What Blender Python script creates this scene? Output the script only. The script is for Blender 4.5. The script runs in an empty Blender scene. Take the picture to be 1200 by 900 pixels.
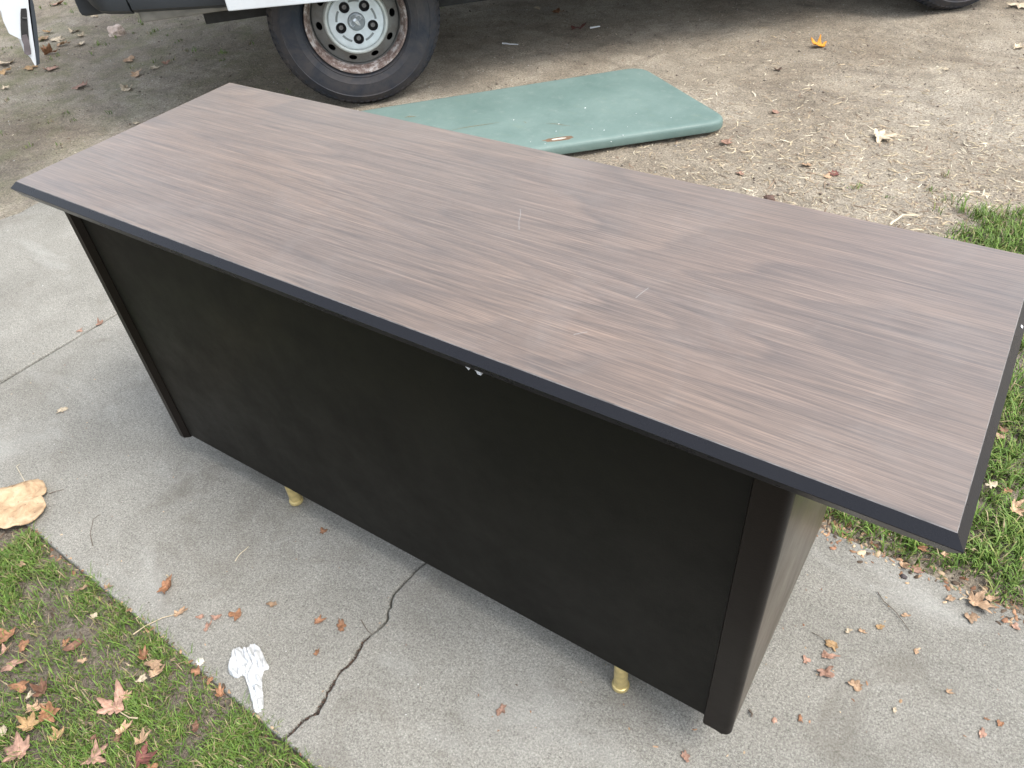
import bpy, bmesh, math, random
import numpy as np
from mathutils import Vector, Matrix, noise

random.seed(7)
rng = np.random.default_rng(11)
R = math.radians
SC = bpy.context.scene
COL = SC.collection

# ------------------------------------------------------------------ camera
cam_d = bpy.data.cameras.new('camera')
cam = bpy.data.objects.new('camera', cam_d)
COL.objects.link(cam)
SC.camera = cam
cam_d.sensor_width = 36.0
cam_d.sensor_fit = 'HORIZONTAL'
cam_d.lens = 36.0 * 897.373 / 1200.0
cam_d.clip_start = 0.02
cam_d.clip_end = 1000.0
RM = Matrix(((0.83403185, 0.5469601, -0.0722878), (-0.3215033, 0.5883061, 0.7419781), (0.4483598, -0.5955926, 0.6665155)))
cam.matrix_world = Matrix.Translation((1.5553796, -0.5746033, 1.3527512)) @ RM.transposed().to_4x4()

# ------------------------------------------------------------------ light
SUN_EL, SUN_ROT = 60.0, 84.0
w = bpy.data.worlds.new('World')
SC.world = w
w.use_nodes = True
nt = w.node_tree
bg = nt.nodes['Background']
sky = nt.nodes.new('ShaderNodeTexSky')
sky.sky_type = 'NISHITA'
sky.sun_disc = False
sky.sun_elevation = R(SUN_EL)
sky.sun_rotation = R(SUN_ROT)
sky.dust_density = 3.0
sky.air_density = 1.2
hs = nt.nodes.new('ShaderNodeHueSaturation')
hs.inputs['Saturation'].default_value = 0.45
nt.links.new(sky.outputs['Color'], hs.inputs['Color'])
nt.links.new(hs.outputs['Color'], bg.inputs['Color'])
bg.inputs['Strength'].default_value = 0.15
sl = bpy.data.lights.new('sun', 'SUN')
sl.energy = 1.05
sl.angle = R(28)
sl.color = (1.0, 0.95, 0.88)
so = bpy.data.objects.new('sun', sl)
COL.objects.link(so)
sd = Vector((math.sin(R(SUN_ROT)) * math.cos(R(SUN_EL)), math.cos(R(SUN_ROT)) * math.cos(R(SUN_EL)), math.sin(R(SUN_EL))))
so.rotation_euler = sd.to_track_quat('Z', 'Y').to_euler()
so.location = (6, 4, 8)
SC.view_settings.view_transform = 'Standard'
SC.view_settings.look = 'None'
SC.view_settings.gamma = 1.0
SC.view_settings.exposure = 1.27

# ------------------------------------------------------------------ helpers
def link(o, parent=None):
    COL.objects.link(o)
    if parent is not None:
        o.parent = parent
    return o

def tag(o, label=None, cat=None, group=None, kind=None):
    if label: o['label'] = label
    if cat: o['category'] = cat
    if group: o['group'] = group
    if kind: o['kind'] = kind
    return o

def empty(name, loc=(0, 0, 0), rz=0.0):
    o = bpy.data.objects.new(name, None)
    o.empty_display_size = 0.1
    link(o)
    o.location = loc
    o.rotation_euler = (0, 0, rz)
    return o

def obj(name, bm, mats, parent=None, smooth=False):
    me = bpy.data.meshes.new(name)
    bmesh.ops.recalc_face_normals(bm, faces=bm.faces) if smooth != 'keep' else None
    bm.to_mesh(me)
    bm.free()
    if not isinstance(mats, (list, tuple)): mats = [mats]
    for m in mats: me.materials.append(m)
    if smooth:
        me.polygons.foreach_set('use_smooth', [True] * len(me.polygons))
        if smooth != 'all':
            me.set_sharp_from_angle(angle=R(38))
    o = bpy.data.objects.new(name, me)
    if smooth is True:
        wn = o.modifiers.new('weighted_normals', 'WEIGHTED_NORMAL'); wn.keep_sharp = True
    return link(o, parent)

def mesh_np(name, V, F, mats, parent=None, cols=None, smooth=False):
    """V (n,3) array, F list of index arrays (each (m,k))"""
    me = bpy.data.meshes.new(name)
    loops = np.concatenate([f.ravel() for f in F]).astype(np.int32)
    tot = np.concatenate([np.full(len(f), f.shape[1]) for f in F]).astype(np.int32)
    start = np.concatenate([[0], np.cumsum(tot)[:-1]]).astype(np.int32)
    me.vertices.add(len(V)); me.vertices.foreach_set('co', np.asarray(V, np.float32).ravel())
    me.loops.add(len(loops)); me.loops.foreach_set('vertex_index', loops)
    me.polygons.add(len(tot)); me.polygons.foreach_set('loop_start', start)
    me.update(calc_edges=True)
    if not isinstance(mats, (list, tuple)): mats = [mats]
    for m in mats: me.materials.append(m)
    if cols is not None:
        a = me.color_attributes.new('tint', 'FLOAT_COLOR', 'POINT')
        c4 = np.ones((len(V), 4), np.float32); c4[:, :3] = cols
        a.data.foreach_set('color', c4.ravel())
    if smooth:
        me.polygons.foreach_set('use_smooth', [True] * len(me.polygons))
    o = bpy.data.objects.new(name, me)
    return link(o, parent)

def box(bm, x0, x1, y0, y1, z0, z1, bev=0.0, mi=0):
    vs = [bm.verts.new((x, y, z)) for z in (z0, z1) for y in (y0, y1) for x in (x0, x1)]
    fs = []
    for q in ((0, 2, 3, 1), (4, 5, 7, 6), (0, 1, 5, 4), (2, 6, 7, 3), (0, 4, 6, 2), (1, 3, 7, 5)):
        f = bm.faces.new([vs[i] for i in q]); f.material_index = mi; fs.append(f)
    if bev:
        es = list({e for f in fs for e in f.edges})
        bmesh.ops.bevel(bm, geom=es, offset=bev, segments=2, affect='EDGES', profile=0.5)
    return bm

def prism(bm, pts, z0, z1, mi=0):
    a = [bm.verts.new((p[0], p[1], z0)) for p in pts]
    b = [bm.verts.new((p[0], p[1], z1)) for p in pts]
    n = len(pts)
    bm.faces.new(list(reversed(a))).material_index = mi
    bm.faces.new(b).material_index = mi
    for i in range(n):
        bm.faces.new((a[i], a[(i + 1) % n], b[(i + 1) % n], b[i])).material_index = mi

def lathe(bm, prof, n=64, M=None, mi=0, close=False):
    """profile of (radius, axial) revolved round local Z, then matrix M"""
    rings = []
    for r, z in prof:
        ring = []
        for k in range(n):
            a = 2 * math.pi * k / n
            p = Vector((r * math.cos(a), r * math.sin(a), z))
            ring.append(bm.verts.new(M @ p if M else p))
        rings.append(ring)
    for i in range(len(rings) - 1 + (1 if close else 0)):
        A, B = rings[i], rings[(i + 1) % len(rings)]
        for k in range(n):
            f = bm.faces.new((A[k], A[(k + 1) % n], B[(k + 1) % n], B[k])); f.material_index = mi
    return rings

def tube(bm, pts, rad, n=6, mi=0):
    pts = [Vector(p) for p in pts]
    rings = []
    for i, p in enumerate(pts):
        d = (pts[min(i + 1, len(pts) - 1)] - pts[max(i - 1, 0)]).normalized()
        u = d.cross(Vector((0, 0, 1)))
        if u.length < 1e-3: u = d.cross(Vector((1, 0, 0)))
        u.normalize(); v = d.cross(u)
        r = rad[i] if isinstance(rad, (list, tuple)) else rad
        rings.append([bm.verts.new(p + r * (math.cos(2 * math.pi * k / n) * u + math.sin(2 * math.pi * k / n) * v)) for k in range(n)])
    for i in range(len(rings) - 1):
        for k in range(n):
            bm.faces.new((rings[i][k], rings[i][(k + 1) % n], rings[i + 1][(k + 1) % n], rings[i + 1][k])).material_index = mi
    bm.faces.new(list(reversed(rings[0]))).material_index = mi
    bm.faces.new(rings[-1]).material_index = mi

# value noise for numpy
_T = np.random.default_rng(3).random((256, 256))
def vnoise(x, y, s):
    x = np.asarray(x) * s + 37.1; y = np.asarray(y) * s + 11.7
    xi = np.floor(x).astype(int); yi = np.floor(y).astype(int)
    fx = x - xi; fy = y - yi
    fx = fx * fx * (3 - 2 * fx); fy = fy * fy * (3 - 2 * fy)
    g = lambda a, b: _T[a % 256, b % 256]
    return (g(xi, yi) * (1 - fx) + g(xi + 1, yi) * fx) * (1 - fy) + (g(xi, yi + 1) * (1 - fx) + g(xi + 1, yi + 1) * fx) * fy

# ------------------------------------------------------------------ materials
class Mt:
    def __init__(s, name, rough=0.6, spec=0.5, metal=0.0):
        s.m = bpy.data.materials.new(name); s.m.use_nodes = True
        s.t = s.m.node_tree; s.n = s.t.nodes
        s.b = s.n['Principled BSDF']
        s.b.inputs['Roughness'].default_value = rough
        s.b.inputs['Specular IOR Level'].default_value = spec
        s.b.inputs['Metallic'].default_value = metal
        s._c = None
    def L(s, a, b): s.t.links.new(a, b)
    def coords(s, scale=(1, 1, 1), rot=(0, 0, 0), src='Object', loc=(0, 0, 0)):
        tc = s.n.new('ShaderNodeTexCoord'); mp = s.n.new('ShaderNodeMapping')
        mp.inputs['Scale'].default_value = scale; mp.inputs['Rotation'].default_value = rot; mp.inputs['Location'].default_value = loc
        s.L(tc.outputs[src], mp.inputs['Vector']); return mp.outputs['Vector']
    def world(s, scale=(1, 1, 1), loc=(0, 0, 0), rot=(0, 0, 0)):
        g = s.n.new('ShaderNodeNewGeometry'); mp = s.n.new('ShaderNodeMapping')
        mp.inputs['Scale'].default_value = scale; mp.inputs['Location'].default_value = loc; mp.inputs['Rotation'].default_value = rot
        s.L(g.outputs['Position'], mp.inputs['Vector']); return mp.outputs['Vector']
    def noise(s, vec, scale, detail=4, rough=0.55, dist=0.0):
        n = s.n.new('ShaderNodeTexNoise'); n.inputs['Scale'].default_value = scale
        n.inputs['Detail'].default_value = detail; n.inputs['Roughness'].default_value = rough; n.inputs['Distortion'].default_value = dist
        s.L(vec, n.inputs['Vector']); return n.outputs['Fac']
    def vor(s, vec, scale, feat='F1', out='Distance'):
        n = s.n.new('ShaderNodeTexVoronoi'); n.feature = feat; n.inputs['Scale'].default_value = scale
        s.L(vec, n.inputs['Vector']); return n.outputs[out]
    def ramp(s, fac, stops, interp='LINEAR'):
        r = s.n.new('ShaderNodeValToRGB'); r.color_ramp.interpolation = interp
        els = r.color_ramp.elements
        while len(els) < len(stops): els.new(0.5)
        for e, (p, c) in zip(els, stops):
            e.position = p
            e.color = (c, c, c, 1) if isinstance(c, (int, float)) else (*c, 1)
        s.L(fac, r.inputs['Fac']); return r.outputs['Color']
    def mix(s, fac, a, b, mode='MIX'):
        x = s.n.new('ShaderNodeMix'); x.data_type = 'RGBA'; x.blend_type = mode
        for key, v in ((0, fac), (6, a), (7, b)):
            if isinstance(v, (int, float)): x.inputs[key].default_value = v if key == 0 else (v, v, v, 1)
            elif isinstance(v, tuple): x.inputs[key].default_value = (*v, 1)
            else: s.L(v, x.inputs[key])
        return x.outputs[2]
    def math(s, op, a, b=0.0):
        x = s.n.new('ShaderNodeMath'); x.operation = op
        for i, v in enumerate((a, b)):
            if isinstance(v, (int, float)): x.inputs[i].default_value = v
            else: s.L(v, x.inputs[i])
        return x.outputs[0]
    def color(s, c):
        if isinstance(c, tuple): s.b.inputs['Base Color'].default_value = (*c, 1)
        else: s.L(c, s.b.inputs['Base Color'])
        return s
    def rough(s, v): s.L(v, s.b.inputs['Roughness']); return s
    def bump(s, h, dist=0.001, strength=1.0):
        b = s.n.new('ShaderNodeBump'); b.inputs['Distance'].default_value = dist; b.inputs['Strength'].default_value = strength
        s.L(h, b.inputs['Height']); s.L(b.outputs['Normal'], s.b.inputs['Normal']); return s
    def attr(s, name='tint'):
        a = s.n.new('ShaderNodeAttribute'); a.attribute_name = name; return a.outputs['Color']

def simple(name, c, rough=0.5, spec=0.5, metal=0.0, var=0.15, vs=30, bd=0.0, bs=200):
    m = Mt(name, rough, spec, metal)
    v = m.world()
    n = m.noise(v, vs, 4)
    lo = tuple(x * (1 - var) for x in c); hi = tuple(min(1, x * (1 + var)) for x in c)
    m.color(m.ramp(n, [(0.3, lo), (0.7, hi)]))
    if bd: m.bump(m.noise(v, bs, 3), bd)
    return m.m

# concrete
def concrete():
    m = Mt('concrete', 0.88, 0.3)
    v = m.world()
    big = m.noise(v, 1.3, 5, 0.6)
    mid = m.noise(v, 7, 5, 0.65, 0.4)
    grain = m.noise(v, 250, 4, 0.8)
    g2 = m.noise(v, 620, 2, 0.7)
    base = m.ramp(big, [(0.3, (0.245, 0.237, 0.208)), (0.68, (0.335, 0.325, 0.288))])
    c = m.mix(0.55, base, m.ramp(mid, [(0.3, (0.70, 0.70, 0.69)), (0.62, (1.0, 1.0, 1.0))]), 'MULTIPLY')
    c = m.mix(0.8, c, m.ramp(grain, [(0.32, 0.34), (0.5, 0.95), (0.68, 1.6)]), 'MULTIPLY')
    c = m.mix(0.7, c, m.ramp(g2, [(0.3, 0.5), (0.65, 1.3)]), 'MULTIPLY')
    mg = m.noise(v, 95, 3, 0.75)
    c = m.mix(0.6, c, m.ramp(mg, [(0.32, 0.72), (0.5, 1.0), (0.68, 1.2)]), 'MULTIPLY')
    # tiny stone flecks, light and dark
    vo = m.vor(v, 240, 'F1', 'Color')
    sep = m.n.new('ShaderNodeSeparateColor'); m.L(vo, sep.inputs[0])
    d = m.vor(v, 240, 'F1', 'Distance')
    near = m.math('LESS_THAN', d, 0.33)
    lightf = m.math('MULTIPLY', m.math('GREATER_THAN', sep.outputs[0], 0.90), near)
    darkf = m.math('MULTIPLY', m.math('GREATER_THAN', sep.outputs[1], 0.93), near)
    c = m.mix(m.math('MULTIPLY', lightf, 0.22), c, (0.62, 0.61, 0.57))
    c = m.mix(m.math('MULTIPLY', darkf, 0.6), c, (0.10, 0.095, 0.085))
    # old dirt stains with shapes of their own
    st = m.noise(m.world((1, 1, 1), (3.3, 1.1, 0)), 4.2, 6, 0.7, 0.8)
    c = m.mix(m.ramp(st, [(0.54, 0.0), (0.70, 0.45)]), c, (0.15, 0.135, 0.11))
    st2 = m.noise(m.world((1.0, 2.0, 1), (8.3, 4.1, 0), (0, 0, 0.4)), 2.2, 4, 0.6, 0.4)
    c = m.mix(m.ramp(st2, [(0.55, 0.0), (0.75, 0.4)]), c, (0.5, 0.5, 0.47))
    m.color(c)
    h = m.math('ADD', m.math('MULTIPLY', grain, 0.8), m.math('ADD', m.math('MULTIPLY', g2, 0.35), m.math('MULTIPLY', m.math('SUBTRACT', 0.0, darkf), 0.3)))
    h = m.math('ADD', h, m.math('MULTIPLY', mid, 1.2))
    m.bump(h, 0.0028)
    return m.m

def soil():
    m = Mt('soil', 0.95, 0.15)
    v = m.world()
    big = m.noise(v, 1.1, 5, 0.6, 0.3)
    mid = m.noise(v, 9, 6, 0.7, 0.5)
    gr = m.noise(v, 130, 4, 0.75)
    fine = m.noise(v, 420, 2, 0.7)
    c = m.ramp(big, [(0.32, (0.285, 0.238, 0.180)), (0.5, (0.38, 0.33, 0.258)), (0.68, (0.475, 0.425, 0.345))])
    c = m.mix(0.75, c, m.ramp(mid, [(0.3, 0.6), (0.5, 0.95), (0.7, 1.25)]), 'MULTIPLY')
    c = m.mix(0.85, c, m.ramp(gr, [(0.32, 0.42), (0.52, 1.0), (0.7, 1.6)]), 'MULTIPLY')
    c = m.mix(0.6, c, m.ramp(fine, [(0.3, 0.6), (0.7, 1.3)]), 'MULTIPLY')
    # lawn soil in front of and right of the slab is darker, damp and grey brown
    g = m.n.new('ShaderNodeNewGeometry'); sp = m.n.new('ShaderNodeSeparateXYZ'); m.L(g.outputs['Position'], sp.inputs[0])
    front = m.ramp(m.math('ADD', m.math('MULTIPLY', sp.outputs[1], -1.0), m.math('MULTIPLY', mid, 0.1)), [(0.2, 0.0), (0.35, 1.0)])
    c = m.mix(m.math('MULTIPLY', front, 0.85), c, m.mix(0.8, (0.175, 0.148, 0.118), m.ramp(gr, [(0.3, 0.45), (0.72, 1.9)]), 'MULTIPLY'))
    # thin moss on the left, away from the wheels
    lm = m.ramp(m.math('MULTIPLY', sp.outputs[0], -0.25), [(0.30, 0.0), (0.62, 1.0)])
    ms = m.ramp(m.noise(v, 5.5, 6, 0.7, 0.3), [(0.46, 0.0), (0.66, 0.55)])
    c = m.mix(m.math('MULTIPLY', lm, ms), c, m.mix(0.9, (0.18, 0.195, 0.085), m.ramp(gr, [(0.3, 0.5), (0.7, 1.6)]), 'MULTIPLY'))
    dk = m.math('MULTIPLY', lm, 0.08)
    c = m.mix(dk, c, (0.15, 0.13, 0.105))
    # pressed wheel tracks: scuffed darker bands, running across on the right
    tr = m.noise(m.world((0.55, 3.2, 1), (0, 0, 0), (0, 0, -0.62)), 1.6, 5, 0.65, 0.2)
    c = m.mix(m.ramp(tr, [(0.56, 0.0), (0.7, 0.5)]), c, (0.155, 0.128, 0.105))
    m.color(c)
    h = m.math('ADD', m.math('MULTIPLY', mid, 3.0), m.math('ADD', gr, m.math('MULTIPLY', fine, 0.5)))
    m.bump(h, 0.009)
    return m.m

def laminate():
    m = Mt('walnut_laminate', 0.40, 0.8)
    m.b.inputs['Coat Weight'].default_value = 1.0
    m.b.inputs['Coat Roughness'].default_value = 0.36
    tc = m.coords((1, 1, 1))
    sx = m.n.new('ShaderNodeSeparateXYZ'); m.L(tc, sx.inputs[0])
    # growth-ring field stretched along the desk: its contour lines make the cathedral figure
    field = m.noise(m.coords((0.34, 3.0, 1), loc=(0.3, 0.2, 0)), 1.7, 2, 0.3, 0.0)
    rip = m.noise(m.coords((0.9, 26, 1)), 1.6, 3, 0.6)
    ph = m.math('ADD', m.math('MULTIPLY', field, 70.0), m.math('MULTIPLY', rip, 1.6))
    ring = m.math('MULTIPLY_ADD', m.math('SINE', ph), 0.5)
    ring.node.inputs[2].default_value = 0.5
    # sharp late-wood side of each ring
    fr_ = m.math('FRACT', m.math('MULTIPLY', ph, 0.30))
    late = m.ramp(fr_, [(0.0, 0.05), (0.6, 0.55), (0.86, 1.0), (1.0, 0.0)])
    pores = m.noise(m.coords((9, 620, 1)), 1.0, 3, 0.7)
    dash = m.noise(m.coords((2.4, 250, 1), loc=(5, 3, 0)), 1.0, 2, 0.6)
    patch = m.noise(m.coords((1.2, 4.2, 1)), 1.4, 3, 0.5, 0.2)
    c = m.mix(m.math('MULTIPLY', late, 0.60), (0.142, 0.101, 0.075), (0.074, 0.055, 0.044))
    c = m.mix(m.math('MULTIPLY', ring, 0.16), c, (0.20, 0.145, 0.105))
    c = m.mix(0.55, c, m.ramp(pores, [(0.34, 0.36), (0.5, 1.0), (0.66, 1.9)]), 'MULTIPLY')
    c = m.mix(0.42, c, m.ramp(dash, [(0.36, 0.62), (0.5, 1.0), (0.66, 1.35)]), 'MULTIPLY')
    c = m.mix(0.7, c, m.ramp(patch, [(0.35, (0.86, 0.88, 0.92)), (0.65, (1.12, 1.07, 1.02))]), 'MULTIPLY')
    # hand smudges and dry dust
    sm = m.noise(m.coords((1, 1, 1), loc=(2, 1, 0)), 5.5, 6, 0.7, 0.6)
    c = m.mix(m.ramp(sm, [(0.5, 0.0), (0.75, 0.16)]), c, (0.30, 0.285, 0.27))
    m.color(c)
    m.rough(m.ramp(sm, [(0.3, 0.35), (0.7, 0.5)]))
    m.bump(m.math('ADD', pores, m.math('MULTIPLY', dash, 0.7)), 0.0003)
    return m.m

def enamel(name, c, rough=0.45, scuff=(0.06, 0.05, 0.045), spec=0.5):
    m = Mt(name, rough, spec)
    v = m.world()
    n = m.noise(v, 3.5, 5, 0.6)
    col = m.ramp(n, [(0.3, tuple(x * 0.88 for x in c)), (0.7, tuple(x * 1.15 for x in c))])
    sc = m.noise(m.world((6, 6, 30), (1, 2, 3), (0.3, 0.5, 0)), 4, 6, 0.8)
    col = m.mix(m.ramp(sc, [(0.64, 0.0), (0.76, 0.55)]), col, scuff)
    m.color(col)
    m.rough(m.ramp(m.noise(v, 8, 5, 0.7), [(0.3, rough - 0.07), (0.7, rough + 0.1)]))
    m.bump(m.noise(v, 350, 2), 0.00015)
    return m.m

M = {}
M['concrete'] = concrete()
M['soil'] = soil()
M['laminate'] = laminate()
M['edge_black'] = enamel('black_edge', (0.009, 0.009, 0.0115), 0.28, (0.05, 0.045, 0.04), 0.38)
M['edge_worn'] = simple('worn_edge', (0.16, 0.15, 0.145), 0.5, var=0.4, vs=60)
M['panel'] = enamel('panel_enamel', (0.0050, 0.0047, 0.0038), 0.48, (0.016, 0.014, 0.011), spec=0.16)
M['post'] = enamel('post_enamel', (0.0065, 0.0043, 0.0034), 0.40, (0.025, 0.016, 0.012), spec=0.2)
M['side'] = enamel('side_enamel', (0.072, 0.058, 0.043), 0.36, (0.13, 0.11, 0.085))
M['brass'] = simple('brass', (0.66, 0.53, 0.24), 0.35, metal=0.5, var=0.2, vs=80)
M['clear'] = simple('glide_plastic', (0.62, 0.55, 0.36), 0.3, var=0.15)
M['scratch'] = simple('scratch_pale', (0.34, 0.33, 0.32), 0.6)
M['steel'] = simple('dull_steel', (0.25, 0.25, 0.25), 0.4, metal=0.8)
M['label_white'] = simple('white_scrap', (0.75, 0.76, 0.78), 0.6)

def attr_mat(name, rough=0.7, spec=0.25, grain=40, bd=0.0006, trans=0.0):
    m = Mt(name, rough, spec)
    v = m.world()
    n = m.noise(v, grain, 4, 0.65)
    m.color(m.mix(0.7, m.attr(), m.ramp(n, [(0.3, 0.6), (0.7, 1.35)]), 'MULTIPLY'))
    if bd: m.bump(n, bd)
    return m.m
M['grass'] = attr_mat('grass_blade', 0.55, 0.3, 60, 0)
M['straw'] = attr_mat('straw_litter', 0.8, 0.15, 90, 0)
M['stone'] = attr_mat('grit', 0.85, 0.2, 120, 0)
M['leaf'] = attr_mat('dry_leaf', 0.62, 0.3, 110, 0.0012)

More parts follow.
